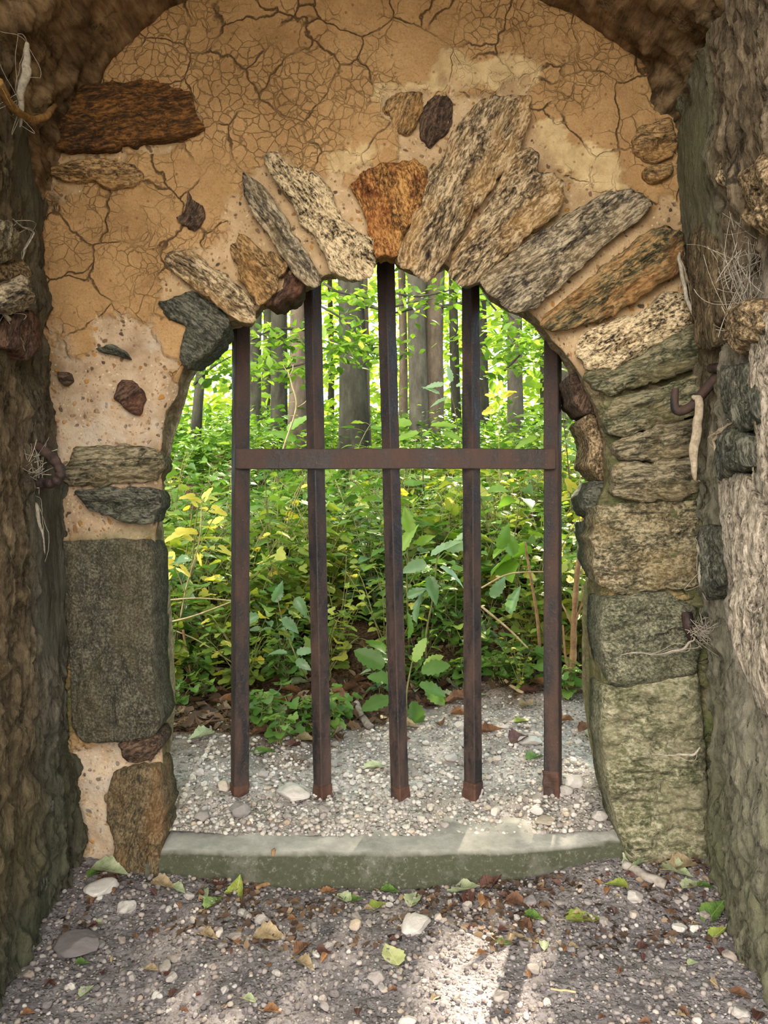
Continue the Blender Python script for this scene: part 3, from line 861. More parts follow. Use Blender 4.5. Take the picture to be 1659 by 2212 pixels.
wall_left = side_wall('wall_left', 'dark weathered rock wall on the left side', [(-.1, .585), (.0, .585), (.35, .60), (.716, .622), (1.08, .638), (1.3, .648), (1.5, .65)], 0.12, -1, ML, 41,
                      (0.009, 0.015, 0.009),
                      {'smooth': lambda Y, Z, b, m: np.clip(box(Y, Z, 1.31, 1.47, .45, .76) + box(Y, Z, 1.30, 1.46, 1.12, 1.42) + .7 * box(Y, Z, 1.3, 1.45, 1.0, 1.1), 0, 1) * sstep(-.5, .2, b + .4),
                       'pale': lambda Y, Z, b, m: 0.35 * box(Y, Z, 1.30, 1.42, .35, .62, .05) + .0 * Y,
                       'moss': lambda Y, Z, b, m: 0.55 * (1 - sstep(.15, .45, Z)) + .35 * box(Y, Z, 1.2, 1.5, .9, 1.4),
                       'warm': lambda Y, Z, b, m: np.clip(sstep(1.36, 1.22, Y) * sstep(.05, .2, Z) * .9 + .5 * sstep(.72, .9, Z) + .3 * sstep(1.1, 1.4, Z), 0, 1)})
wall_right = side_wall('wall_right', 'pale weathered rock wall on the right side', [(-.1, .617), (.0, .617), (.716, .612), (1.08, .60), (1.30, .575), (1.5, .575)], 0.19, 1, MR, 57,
                       (0.010, 0.020, 0.009),
                       {'smooth': lambda Y, Z, b, m: np.clip(box(Y, Z, 1.28, 1.50, 1.05, 1.46) + .5 * box(Y, Z, 1.3, 1.5, .25, .5), 0, 1) * sstep(-.6, .1, b + .3) * .9,
                        'pale': lambda Y, Z, b, m: np.clip(.75 * sstep(1.34, 1.27, Y) * sstep(.1, .5, Z) * (1 - sstep(1.0, 1.12, Z)) + .25 * box(Y, Z, 1.3, 1.5, .3, .75, .08), 0, 1),
                        'moss': lambda Y, Z, b, m: np.clip(.9 * (1 - sstep(.25, .6, Z)) + .95 * box(Y, Z, 1.25, 1.5, 1.05, 1.5) + .35 * box(Y, Z, 1.2, 1.5, .6, 1.1), 0, 1),
                        'warm': lambda Y, Z, b, m: np.clip(.9 * sstep(.75, 1.0, Z) * (1 - box(Y, Z, 1.25, 1.5, 1.05, 1.5)), 0, 1)})

# plane of the right wall for its stones
_u = np.array([0.19, 1.0, 0]); _u /= np.linalg.norm(_u)
_n = np.array([-_u[1], _u[0], 0])
RPL = (np.array([0.598, 1.49, 0.0]), _u, np.array([0, 0, 1.]), _n)
RIGHT = [
    ('wall_stone', 'tall brown striated stone standing upright in the right corner', [(1503, 482), (1530, 490), (1556, 600), (1572, 660), (1548, 700), (1535, 755), (1508, 745), (1492, 650), (1480, 560)], 88, 'woody', .012, .010, .08, .9),
    ('wall_stone', 'dark brown patch stone in the mossy corner', [(1452, 335), (1495, 330), (1508, 400), (1502, 460), (1482, 472), (1465, 410)], 80, 'rubble', .010, .010, .07, .9),
    ('wall_stone', 'speckled stone set in green-grey mortar at upper right', [(1532, 322), (1560, 310), (1588, 350), (1590, 385), (1570, 402), (1535, 400)], 70, 'speckle', .008, .008, .06, .9),
    ('wall_stone', 'big rounded speckled stone at the right edge of the photo', [(1607, 375), (1650, 340), (1710, 325), (1710, 500), (1645, 507), (1607, 470)], 60, 'rubble', .008, .016, .10, .85),
    ('wall_stone', 'lumpy ochre stone below the cobwebs at right', [(1568, 665), (1630, 650), (1650, 715), (1605, 765), (1566, 735)], 40, 'rubble', .014, .020, .08, .85),
    ('wall_stone', 'dark grey upright block beside the iron hook', [(1562, 792), (1640, 790), (1650, 900), (1600, 932), (1566, 885)], 85, 'darkgrey', .010, .012, .08, .9),
    ('wall_stone', 'dark grey stone hung with roots below the hook', [(1562, 930), (1612, 938), (1618, 1005), (1556, 1035), (1545, 975)], 80, 'darkgrey', .010, .012, .08, .88),
    ('wall_stone', 'dark squared stone in the joint behind the hanging webs', [(1513, 1140), (1562, 1142), (1566, 1240), (1530, 1290), (1512, 1230)], 85, 'darkgrey', .002, .008, .07, .9),
    ('wall_stone', 'long pale bark-like slab at the right edge', [(1552, 1030), (1580, 1018), (1610, 1040), (1642, 1110), (1710, 1230), (1710, 1560), (1640, 1520), (1600, 1420), (1576, 1280), (1562, 1150)], 82, 'pale', .006, .012, .09, .9),
    ('wall_stone', 'pale upright slab above the long bark-like slab', [(1630, 705), (1710, 650), (1710, 1060), (1655, 1085), (1632, 905)], 86, 'pale', .006, .012, .09, .9),
]
for i, (nm, lab, poly, gr, mt, ou, bu, th, tp) in enumerate(RIGHT):
    stone(nm, lab, poly, gr, G[mt], ou, bu, th, tp, parent=wall_right, plane=RPL, seed=60 + i)

_u = np.array([0.12 * -1, -1.0, 0]); _u /= np.linalg.norm(_u)
_u = np.array([-0.12, 1.0, 0]); _u /= np.linalg.norm(_u)
_n = np.array([_u[1], -_u[0], 0])
LPL = (np.array([-0.622, 1.49, 0.0]), _u, np.array([0, 0, 1.]), _n)
LEFT = [
    ('wall_stone', 'dark red-brown stone behind the cobweb on the left wall', [(30, 680), (72, 668), (88, 700), (86, 750), (60, 770), (25, 750)], 70, 'redbrown', .010, .010, .07, .9),
    ('wall_stone', 'grey streaked lump above the dark red-brown stone', [(2, 620), (40, 598), (72, 625), (74, 660), (30, 675), (0, 665)], 20, 'grey', .014, .016, .07, .88),
    ('wall_stone', 'small ochre lump high on the left wall', [(18, 572), (55, 560), (68, 590), (50, 612), (20, 605)], 20, 'rubble', .012, .012, .06, .88),
    ('wall_stone', 'dark streaked boulder at the left edge', [(-40, 480), (20, 478), (42, 520), (25, 560), (-40, 570)], 60, 'layered2', .014, .020, .08, .88),
    ('wall_stone', 'dark square hollow-faced stone low in the left corner', [(97, 1560), (140, 1553), (152, 1600), (128, 1618), (96, 1600)], 10, 'darkgrey', .004, .006, .06, .9),
    ('wall_stone', 'long dark block at the foot of the left wall', [(45, 1740), (120, 1690), (158, 1640), (166, 1830), (120, 1900), (60, 1960), (45, 1850)], 75, 'darkgrey', .010, .014, .08, .92),
]
for i, (nm, lab, poly, gr, mt, ou, bu, th, tp) in enumerate(LEFT):
    stone(nm, lab, poly, gr, G[mt], ou, bu, th, tp, parent=wall_left, plane=LPL, seed=90 + i)


# ------------------------------------------------------------------ vault
def build_vault():
    ys = np.concatenate([np.linspace(0.15, 0.85, 16), np.linspace(0.87, 1.53, 110)])
    th = np.linspace(-0.10, math.pi + 0.10, 420)
    Y, T = np.meshgrid(ys, th)
    Y, T = Y.ravel(), T.ravel()
    rx = np.where(np.cos(T) > 0, 0.665, 0.625)
    p = np.stack([rx * np.cos(T), Y, np.sin(T) * .5], 1)
    lump = np.exp(-((T - .42) / .2) ** 2) * sstep(1.1, 1.3, Y)
    d = fbm(p, 5, 3, 71) * 0.010 + fbm(p, 22, 5, 73) * 0.006
    d += lump * (fbm(p, 12, 5, 75, .6) * 0.035)
    left = np.exp(-((T - 2.72) / .25) ** 2)
    d += left * fbm(p, 12, 5, 77, .6) * 0.018
    X = -0.035 + (rx - d) * np.cos(T)
    Z = H + 0.55 + (0.506 - d) * np.sin(T)
    rock = np.clip(lump * 1.2 + left * .6, 0, 1)
    V = np.stack([X, Y, Z], 1)
    me = mesh('ceiling', V, gridfaces(len(th), len(ys)), True, {'rock': rock}, vault_material())
    return tag(put('ceiling', me), 'brown brushed plaster vault over the recess', kind='structure')


build_vault()


# ------------------------------------------------------------------ floor, sill, ground outside
def fz(x, y):
    """height of the dirt floor"""
    x, y = np.broadcast_arrays(np.atleast_1d(np.asarray(x, float)), np.atleast_1d(np.asarray(y, float)))
    p = np.stack([x, y, x * 0], 1)
    z = fbm(p, 6, 3, 101) * 0.005 + fbm(p, 30, 3, 103) * 0.002
    near = sstep(1.28, 1.49, y)
    z = z + near * (0.030 * sstep(0.1, 0.45, -x) + 0.046 * sstep(0.1, 0.45, x)) + 0.018 * sstep(0.44, 0.6, np.abs(x))
    return z


def gz(x, y):
    """height of the ground outside"""
    x, y = np.broadcast_arrays(np.atleast_1d(np.asarray(x, float)), np.atleast_1d(np.asarray(y, float)))
    p = np.stack([x, y, x * 0], 1)
    z = np.interp(y, [1.5, 1.56, 1.68, 2.0, 2.45, 7.0, 12, 30], [0.066, 0.078, 0.098, 0.135, 0.19, 1.16, 1.9, 4.2])
    z = z + 0.010 * sstep(0.25, 0.42, np.abs(x)) * sstep(2.2, 1.6, y)
    a = np.clip((y - 1.6) * 0.05, 0.0, 0.09)
    z = z + fbm(p, 2.2, 3, 111) * a + fbm(p, 14, 4, 113) * 0.006 * sstep(1.53, 1.60, y)
    return z


def dirt_material():
    m, nt = M('dirt floor with grit')
    b = NB(nt)
    co = b.coords('Object')
    n1 = b.noise(co, 9, 6, .65)
    n2 = b.noise(co, 130, 4, .75)
    c = b.ramp(n1, [(0.34, (0.135, 0.125, 0.138)), (0.52, (0.23, 0.214, 0.228)), (0.68, (0.31, 0.288, 0.298))])
    vo = b.n('ShaderNodeTexVoronoi', None, Scale=150.0)
    b.set(vo.inputs['Vector'], co)
    sp = b.n('ShaderNodeSeparateColor')
    nt.links.new(vo.outputs['Color'], sp.inputs[0])
    peb = b.math('MULTIPLY', b.ramp(vo.outputs['Distance'], [(0.30, 1), (0.52, 0)]), b.ramp(sp.outputs[0], [(0.35, 0), (0.5, 1)]))
    c = b.mix(peb, c, b.ramp(sp.outputs[1], [(0.0, (0.09, 0.083, 0.09)), (0.5, (0.26, 0.24, 0.25)), (0.9, (0.46, 0.44, 0.445))]))
    c = b.mix(b.ramp(n2, [(0.36, .7), (0.52, 0)]), c, (0.065, 0.05, 0.045))
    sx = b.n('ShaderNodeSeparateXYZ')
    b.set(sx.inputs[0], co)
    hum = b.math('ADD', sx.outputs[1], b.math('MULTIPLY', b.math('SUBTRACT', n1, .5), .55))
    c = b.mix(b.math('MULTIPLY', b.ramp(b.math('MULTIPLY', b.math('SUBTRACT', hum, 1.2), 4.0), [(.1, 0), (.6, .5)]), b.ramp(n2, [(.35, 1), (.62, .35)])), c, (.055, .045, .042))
    h = b.math('ADD', b.math('MULTIPLY', peb, .7), n2)
    b.finish(c, 0.95, h, 0.9, 0.005, 0.12)
    return m


def ground_material():
    m, nt = M('gravel and leaf litter ground')
    b = NB(nt)
    co = b.coords('Object')
    n1 = b.noise(co, 7, 6, .65)
    n2 = b.noise(co, 110, 4, .75)
    grav = b.ramp(n1, [(0.34, (0.21, 0.188, 0.18)), (0.5, (0.34, 0.312, 0.30)), (0.66, (0.47, 0.445, 0.43))])
    vo = b.n('ShaderNodeTexVoronoi', None, Scale=110.0)
    b.set(vo.inputs['Vector'], co)
    sp = b.n('ShaderNodeSeparateColor')
    nt.links.new(vo.outputs['Color'], sp.inputs[0])
    peb = b.ramp(vo.outputs['Distance'], [(0.30, 1), (0.52, 0)])
    grav = b.mix(peb, grav, b.ramp(sp.outputs[1], [(0.0, (0.12, 0.10, 0.09)), (0.4, (0.31, 0.285, 0.265)), (0.9, (0.58, 0.56, 0.54))]))
    litter = b.ramp(n2, [(0.36, (0.018, 0.012, 0.008)), (0.5, (0.075, 0.046, 0.026)), (0.66, (0.20, 0.125, 0.07))])
    sx = b.n('ShaderNodeSeparateXYZ')
    b.set(sx.inputs[0], co)
    yy = b.math('ADD', b.math('SUBTRACT', sx.outputs[1], b.math('MULTIPLY', b.ramp(b.math('ADD', sx.outputs[0], .5), [(.25, 0), (.75, 1)]), .45)), b.math('MULTIPLY', b.math('SUBTRACT', n1, .5), .9))
    k = b.ramp(b.math('MULTIPLY', b.math('SUBTRACT', yy, 1.74), 1.0), [(0.0, 0), (0.25, 1)])
    c = b.mix(k, grav, litter)
    b.finish(c, 0.95, b.math('ADD', b.math('MULTIPLY', peb, .8), n2), 0.9, 0.006, 0.12)
    return m


MDIRT, MGROUND = dirt_material(), ground_material()
xs = np.linspace(-0.72, 0.74, 300)
ys = np.concatenate([np.linspace(0.0, 0.95, 40), np.linspace(0.96, 1.56, 140)])
X, Y = np.meshgrid(xs, ys)
X, Y = X.ravel(), Y.ravel()
p = np.stack([X, Y, X * 0], 1)
V = np.stack([X, Y, fz(X, Y) + fbm(p, 70, 4, 105) * 0.0025], 1)
floor = tag(put('floor', mesh('floor', V, gridfaces(len(ys), len(xs)), True, None, MDIRT)), 'grey dirt floor with grit and pebbles', kind='structure')

xs = np.concatenate([np.linspace(-22, -3, 40), np.linspace(-2.9, -.75, 40), np.linspace(-.7, .7, 200), np.linspace(.75, 2.9, 40), np.linspace(3, 22, 40)])
ys = np.concatenate([np.linspace(1.53, 2.7, 170), np.linspace(2.73, 8, 110), np.linspace(8.2, 40, 70)])
X, Y = np.meshgrid(xs, ys)
X, Y = X.ravel(), Y.ravel()
p = np.stack([X, Y, X * 0], 1)
V = np.stack([X, Y, gz(X, Y) + fbm(p, 60, 4, 115) * 0.004 * sstep(1.54, 1.60, Y)], 1)
ground = tag(put('ground', mesh('ground', V, gridfaces(len(ys), len(xs)), True, None, MGROUND)), 'gravel bank rising to leaf litter outside the opening', kind='structure')

# open ground behind the viewer, at the mouth of the recess
V = [(-12, -14, -.03), (12, -14, -.03), (12, .05, -.03), (-12, .05, -.03)]
m_, nt_ = M('trodden earth')
b_ = NB(nt_)
b_.finish(b_.ramp(b_.noise(b_.coords('Object'), 2, 5), [(0.4, (0.20, 0.16, 0.11)), (0.6, (0.28, 0.23, 0.16))]), .95)
tag(put('ground_mouth', mesh('ground_mouth', V, [[0, 1, 2, 3]], False, None, m_)), 'trodden earth in front of the recess', kind='structure')


def sill_material():
    m, nt = M('worn green grey sill stone')
    b = NB(nt)
    co = b.coords('Object')
    n1 = b.noise(co, 9, 6, .7)
    n2 = b.noise(co, 120, 4, .75)
    c = b.ramp(n1, [(0.35, (0.21, 0.21, 0.195)), (0.5, (0.30, 0.298, 0.282)), (0.65, (0.42, 0.41, 0.39))])
    g = b.n('ShaderNodeNewGeometry')
    sx = b.n('ShaderNodeSeparateXYZ')
    nt.links.new(g.outputs['Normal'], sx.inputs[0])
    front = b.math('MULTIPLY', b.ramp(b.math('MULTIPLY', sx.outputs[1], -1.0), [(0.25, 0), (0.75, 1)]), b.ramp(n1, [(0.22, .3), (0.5, 1)]))
    c = b.mix(b.math('MULTIPLY', front, .95), c, b.mix(n2, (0.022, 0.027, 0.013), (0.060, 0.067, 0.038)))
    c = b.mix(b.math('MULTIPLY', b.ramp(n2, [(0.56, 0), (0.68, 1)]), .22), c, (0.42, 0.41, 0.38))
    b.finish(c, .93, b.math('ADD', n1, b.math('MULTIPLY', n2, .5)), .6, .005, .15)
    return m


def build_sill():
    prof = np.array([(1.462, -.06), (1.464, 0.0), (1.466, .045), (1.470, .058), (1.480, .065), (1.50, .069), (1.53, .073), (1.56, .076), (1.60, .078), (1.64, .078), (1.64, -.06)])
    pr = resample(prof, 70)
    xs = np.linspace(-.455, .485, 260)
    P, Xg = np.meshgrid(np.arange(70), xs, indexing='ij')
    Yp, Zp = pr[P.ravel(), 0], pr[P.ravel(), 1]
    Xp = Xg.ravel()
    p = np.stack([Xp, Yp, Zp], 1)
    wear = fbm(np.stack([Xp, Xp * 0, Xp * 0], 1), 5, 3, 121)
    n = fbm(p, 22, 5, 123) * 0.0032 + fbm(p, 5, 2, 125) * 0.004
    # worn right end slopes back
    rt = sstep(.22, .46, Xp)
    Yp = Yp - n + rt * .022 * sstep(1.60, 1.47, Yp) - (1 - np.abs(Xp) / .5) * .006
    Zp = Zp + n * .7 + rt * .010 * (Zp > .05) + wear * .002 * (Zp > .05)
    V = np.stack([Xp, Yp, Zp], 1)
    return tag(put('trim_1', mesh('trim_1', V, gridfaces(70, 260)[:, ::-1], True, None, sill_material())), 'worn stone sill with a mossy front edge', kind='structure')


build_sill()

# ------------------------------------------------------------------ iron grille
def iron_material(name, a, bcol, c_, flake=0.5):
    m, nt = M(name)
    b = NB(nt)
    co = b.coords('Object')
    st = b.coords('Object', (1, 1, .35))
    n1 = b.noise(st, 22, 7, .72)
    n2 = b.noise(co, 150, 4, .75)
    c = b.ramp(n1, [(0.42, a), (0.50, bcol), (0.62, c_)])
    c = b.mix(b.ramp(n2, [(0.56, 0), (0.68, flake)]), c, (0.10, 0.050, 0.032))
    c = b.mix(b.ramp(b.noise(co, 260, 2, .8), [(0.68, 0), (0.74, .35)]), c, (0.30, 0.25, 0.21))
    b.finish(c, b.ramp(n1, [(0.4, .45), (0.6, .85)]), b.math('ADD', b.math('MULTIPLY', n2, .7), n1), .8, .003, .4)
    return m


MIRON = iron_material('old rusted iron bar', (0.008, 0.008, 0.010), (0.030, 0.0195, 0.0175), (0.062, 0.037, 0.030))
MFLAT = iron_material('rusted flat iron', (0.018, 0.013, 0.013), (0.046, 0.029, 0.025), (0.072, 0.043, 0.035))
MFOOT = iron_material('flaking rust', (0.03, 0.015, 0.011), (0.058, 0.026, 0.018), (0.095, 0.044, 0.028), .4)
MDARKIRON = iron_material('dark pitted iron', (0.012, 0.009, 0.009), (0.034, 0.021, 0.019), (0.065, 0.038, 0.030))

grille = thing('iron_grille', 'rusty iron window grille of five square bars and one flat crossbar', 'window grille', (0.0, DG, 0.09))


def square_bar(x0, z0, x1, z1, side, ang, mat, name, seed, flaky=0.0, nz=90):
    a = math.radians(ang)
    s = side / 2
    ring = []
    for cx, cy in ((-1, -1), (1, -1), (1, 1), (-1, 1)):      # bevelled square
        for dx, dy in ((0, 1), (1, 0)) if cx * cy < 0 else ((1, 0), (0, 1)):
            ring.append((cx * (s - dx * .0022), cy * (s - dy * .0022)))
        ring.append((cx * 0, cy * s) if cx * cy > 0 else (cx * s, 0))
    ring = []
    bv = .0022
    pts = [(-s, -s), (s, -s), (s, s), (-s, s)]
    for i in range(4):
        p0, p1 = np.array(pts[i]), np.array(pts[(i + 1) % 4])
        d = (p1 - p0) / np.linalg.norm(p1 - p0)
        for t in (bv, side * .33, side * .66, side - bv):
            ring.append(tuple(p0 + d * t))
    ring = np.array(ring)
    ring = ring @ np.array([[math.cos(a), math.sin(a)], [-math.sin(a), math.cos(a)]])
    n = len(ring)
    V = []
    for k in range(nz):
        t = k / (nz - 1)
        c = np.array([x0 + (x1 - x0) * t, 0, z0 + (z1 - z0) * t])
        r3 = np.concatenate([ring[:, :1], ring[:, 1:], np.zeros((n, 1))], 1) + c
        nn = fbm(r3 + [seed, 0, 0], 30, 4, seed) * (.0007 + flaky)
        dirs = np.concatenate([ring, np.zeros((n, 1))], 1)
        dirs /= np.linalg.norm(dirs, axis=1)[:, None]
        V.append(r3 + dirs * nn[:, None])
    V = np.concatenate(V)
    Fs = gridfaces(nz, n, True).tolist() + [list(range(n))[::-1], [(nz - 1) * n + k for k in range(n)]]
    me = mesh(name, V - np.array([0, 0, 0.09]), Fs, False, None, mat)
    return put(name, me, grille)


# (x at foot, y at foot, x at top, y at top, turn of the bar)
BARS = [(518, 1722, 521, 660, 27), (697, 1722, 674, 570, 45), (864, 1726, 831, 500, 45), (1022, 1716, 1016, 570, 47), (1194, 1690, 1194, 690, 64)]
for i, (xb, yb, xt, yt, an) in enumerate(BARS):
    fb, ft = PW(xb, yb, DG), PW(xt, yt, DG)
    dz = ft.z - fb.z
    zlow = fb.z - 0.05
    x_low = fb.x + (ft.x - fb.x) * (zlow - fb.z) / dz
    square_bar(x_low, zlow, ft.x, ft.z, .0295 if i in (1, 2, 3) else .0325, an, MIRON, 'bar', 11 + i)
    zt = fb.z + 0.03
    square_bar(x_low, zlow, fb.x + (ft.x - fb.x) * 0.03 / dz, zt, .0325 if i in (1, 2, 3) else .035, an, MFOOT, 'rusted_foot', 31 + i, .0025, 24)['label'] = 'flaking rust-red foot of the bar'
a, b = PW(510, 969, DG - .026), PW(1199, 1013, DG - .026)
acc = Acc()
x0, x1, z0, z1 = a.x, b.x, b.z, a.z
NX, th = 160, .006
sec = [(-th / 2, 0.0015), (-th / 2 + .0015, 0), (th / 2, 0), (th / 2, z1 - z0), (-th / 2 + .0015, z1 - z0), (-th / 2, z1 - z0 - .0015), (-th / 2, (z1 - z0) * .66), (-th / 2, (z1 - z0) * .33)]
V = []
for k in range(NX):
    x = x0 + (x1 - x0) * k / (NX - 1)
    for (yy, zz) in sec:
        V.append((x, -.026 + yy, z0 + zz - .09 - .0006 * math.sin(k * .05)))
V = np.array(V)
V += (fbm(V, 30, 4, 51) * .0008)[:, None] * np.array([0, 1, .6])
Fs = gridfaces(NX, len(sec), True)[:, ::-1].tolist() + [list(range(len(sec))), [(NX - 1) * len(sec) + k for k in range(len(sec))][::-1]]
put('crossbar', mesh('crossbar', V, Fs, False, None, MFLAT), grille)['label'] = 'flat rusty crossbar across all five bars'

# ------------------------------------------------------------------ iron ring, hook, stub
def pathpts(px, d, n=40):
    """smooth path through (px, py, distance) points"""
    P = np.array([tuple(PW(x, y, dd)) for x, y, dd in px])
    s = np.linspace(0, len(P) - 1, n)
    i = np.clip(s.astype(int), 0, len(P) - 2)
    t = (s - i)[:, None]
    p0 = P[np.clip(i - 1, 0, None)]; p1 = P[i]; p2 = P[i + 1]; p3 = P[np.clip(i + 2, None, len(P) - 1)]
    return .5 * (2 * p1 + (p2 - p0) * t + (2 * p0 - 5 * p1 + 4 * p2 - p3) * t ** 2 + (3 * p1 - p0 - 3 * p2 + p3) * t ** 3)


ring = thing('iron_ring', 'rusty iron ring fixed low in the left wall corner', 'iron ring', PW(70, 990, 1.33))
def local(P, o):
    return P - np.array(o.location)
acc = Acc()
pp = pathpts([(56, 975, 1.335), (78, 965, 1.325), (100, 978, 1.315), (122, 1000, 1.305), (131, 1018, 1.30), (127, 1034, 1.30), (112, 1043, 1.305), (90, 1044, 1.315), (58, 1045, 1.325)], 0, 60)
acc.tube(local(pp, ring), np.full(60, .0085) + .0012 * np.sin(np.arange(60)), 10)
acc.build('ring_loop', MDARKIRON, ring)
acc = Acc()
acc.tube(local(pathpts([(54, 962, 1.335), (56, 985, 1.322), (58, 1010, 1.32), (60, 1050, 1.335)], 0, 20), ring), .011, 8)
acc.build('staple', MDARKIRON, ring)

hook = thing('iron_hook', 'bent rusty iron hook sticking out of the right wall', 'iron hook', PW(1560, 806, 1.33))
acc = Acc()
pp = pathpts([(1568, 800, 1.33), (1548, 815, 1.34), (1524, 842, 1.35), (1505, 866, 1.36), (1490, 880, 1.36), (1470, 888, 1.36), (1461, 886, 1.36), (1457, 876, 1.36), (1457, 855, 1.36), (1459, 840, 1.36)], 0, 60)
acc.tube(local(pp, hook), np.concatenate([np.linspace(.0095, .008, 40), np.linspace(.008, .0062, 20)]), 9)
acc.build('hook_shank', MDARKIRON, hook)
acc = Acc()
acc.tube(local(pathpts([(1536, 796, 1.34), (1552, 794, 1.32), (1572, 795, 1.32)], 0, 12), hook), .0085, 8)
acc.build('wall_pin', MDARKIRON, hook)

stub = thing('iron_stub', 'short broken rusty iron stub in the right jamb joint', 'iron stub', PW(1490, 1350, 1.46))
acc = Acc()
acc.tube(local(pathpts([(1484, 1328, 1.43), (1487, 1345, 1.42), (1491, 1362, 1.425), (1495, 1374, 1.45)], 0, 16), stub), .0105, 8)
acc.build('stub_rod', MDARKIRON, stub)

# ------------------------------------------------------------------ cobwebs, dusty strands, roots
def plain(name, c0, c1, scale=60, rough=.95, bump=.4, trans=0.0):
    m, nt = M(name)
    b = NB(nt)
    n = b.noise(b.coords('Object'), scale, 5, .7)
    b.finish(b.ramp(n, [(0.35, c0), (0.65, c1)]), rough, n, bump, .003, .15)
    return m


MDUST = plain('dusty grey web', (0.24, 0.22, 0.18), (0.46, 0.42, 0.35), 120)
MDUSTR = plain('dusty tan fibre', (0.26, 0.21, 0.15), (0.48, 0.41, 0.31), 120)
MROOT = plain('ochre fibre rope', (0.16, 0.095, 0.035), (0.36, 0.22, 0.08), 90)


def strand(name, label, cat, path, widths, mat, sub=2, spread=.004, n=50, ribbon=False, seed=0, group=None):
    o = thing(name, label, cat, PW(*path[0]), group=group)
    P = local(pathpts(path, 0, n), o)
    rg = np.random.default_rng(seed)
    acc = Acc()
    w = np.interp(np.linspace(0, 1, n), np.linspace(0, 1, len(widths)), widths)
    P = P + np.stack([fbm(np.stack([np.arange(n) * .13, np.full(n, k * 9. + seed), np.zeros(n)], 1), 1, 3, seed + k) for k in range(3)], 1) * .003
    acc.tube(P, np.maximum(w, .0006), 7)
    for k in range(sub):
        off = rg.normal(0, spread, 3)
        a, e = sorted(rg.choice(n, 2, replace=False))
        if e - a < 6:
            continue
        env = np.sin(np.linspace(0, np.pi, e - a))[:, None]
        acc.tube(P[a:e] + off * env * 3, .0005, 4)
    acc.build(name + '_fibres', mat, o)
    return o


strand('hanging_strand', 'dusty tan strand draped over the iron hook', 'dusty strand',
       [(1497, 858, 1.350), (1507, 866, 1.345), (1510, 890, 1.345), (1506, 930, 1.348), (1498, 970, 1.352), (1498, 1010, 1.355), (1500, 1035, 1.36), (1510, 1042, 1.37)],
       [.003, .0075, .008, .009, .009, .006, .003, .001], MDUSTR, 3, .003, seed=1)
strand('hanging_strand', 'long grey web strand hanging in the mossy upper right corner', 'dusty strand',
       [(1514, 315, 1.45), (1512, 345, 1.43), (1505, 375, 1.42), (1512, 420, 1.42), (1514, 460, 1.42), (1515, 500, 1.42), (1517, 518, 1.43)],
       [.001, .005, .0085, .006, .005, .004, .001], MDUST, 4, .003, seed=2)
strand('hanging_strand', 'grey web edge hanging beside the upright striated stone', 'dusty strand',
       [(1468, 545, 1.45), (1470, 570, 1.44), (1480, 610, 1.44), (1485, 650, 1.44), (1500, 690, 1.44), (1518, 712, 1.43), (1522, 690, 1.43)],
       [.002, .004, .004, .004, .005, .004, .001], MDUST, 6, .004, seed=3)
strand('hanging_strand', 'twin grey web tails hanging below the hook', 'dusty strand',
       [(1523, 1125, 1.40), (1516, 1160, 1.39), (1512, 1190, 1.385), (1514, 1240, 1.385), (1520, 1270, 1.39), (1527, 1292, 1.40)],
       [.0008, .003, .0055, .005, .003, .0008], MDUST, 4, .004, seed=4)
strand('hanging_strand', 'thin forked web tail right of the twin tails', 'dusty strand',
       [(1548, 1165, 1.32), (1541, 1200, 1.32), (1535, 1230, 1.33), (1532, 1260, 1.34), (1537, 1290, 1.35)],
       [.0008, .0014, .003, .0016, .0008], MDUST, 2, .003, seed=5)
strand('hanging_root', 'pale root hanging over the dark stone below the hook', 'root',
       [(1590, 905, 1.18), (1570, 925, 1.23), (1556, 935, 1.26), (1548, 950, 1.28), (1545, 972, 1.29)],
       [.001, .003, .0045, .003, .001], MDUSTR, 8, .004, seed=6)
strand('hanging_root', 'thin pale twig leaning on the long bark-like slab', 'root',
       [(1632, 1000, 1.075), (1624, 1025, 1.09), (1616, 1060, 1.11), (1611, 1080, 1.12)],
       [.001, .0018, .0016, .001], MDUSTR, 1, .002, seed=7)
strand('hanging_root', 'ochre fibre loop sagging in the upper left corner', 'root',
       [(-5, 180, 1.12), (10, 208, 1.15), (30, 235, 1.20), (55, 252, 1.26), (72, 258, 1.29), (90, 253, 1.32), (108, 240, 1.36), (120, 228, 1.42)],
       [.006, .007, .0065, .006, .006, .006, .006, .004], MROOT, 10, .003, seed=8)
strand('hanging_strand', 'grey web funnel hanging from the upper left corner', 'dusty strand',
       [(62, 95, 1.20), (55, 150, 1.20), (48, 200, 1.22), (45, 240, 1.235), (40, 275, 1.25)],
       [.003, .008, .006, .004, .0015], MDUST, 14, .008, seed=9)
strand('hanging_strand', 'slanting grey web rope before the dark red-brown stone', 'dusty strand',
       [(0, 655, 1.17), (20, 690, 1.20), (38, 715, 1.24), (55, 742, 1.27), (70, 757, 1.30), (76, 745, 1.31)],
       [.003, .004, .0045, .004, .0035, .001], MDUST, 12, .006, seed=10)
strand('hanging_strand', 'web tail trailing below the iron ring', 'dusty strand',
       [(64, 1055, 1.31), (75, 1090, 1.32), (86, 1130, 1.33), (92, 1180, 1.345), (96, 1225, 1.36)],
       [.006, .005, .0035, .003, .001], MDUST, 10, .004, seed=11)
strand('hanging_strand', 'thin web thread hanging over the small ochre lump', 'dusty strand',
       [(25, 470, 1.21), (45, 490, 1.25), (70, 498, 1.29), (50, 540, 1.26), (48, 585, 1.26)],
       [.0008, .0014, .0012, .0012, .0008], MDUST, 6, .006, seed=12)


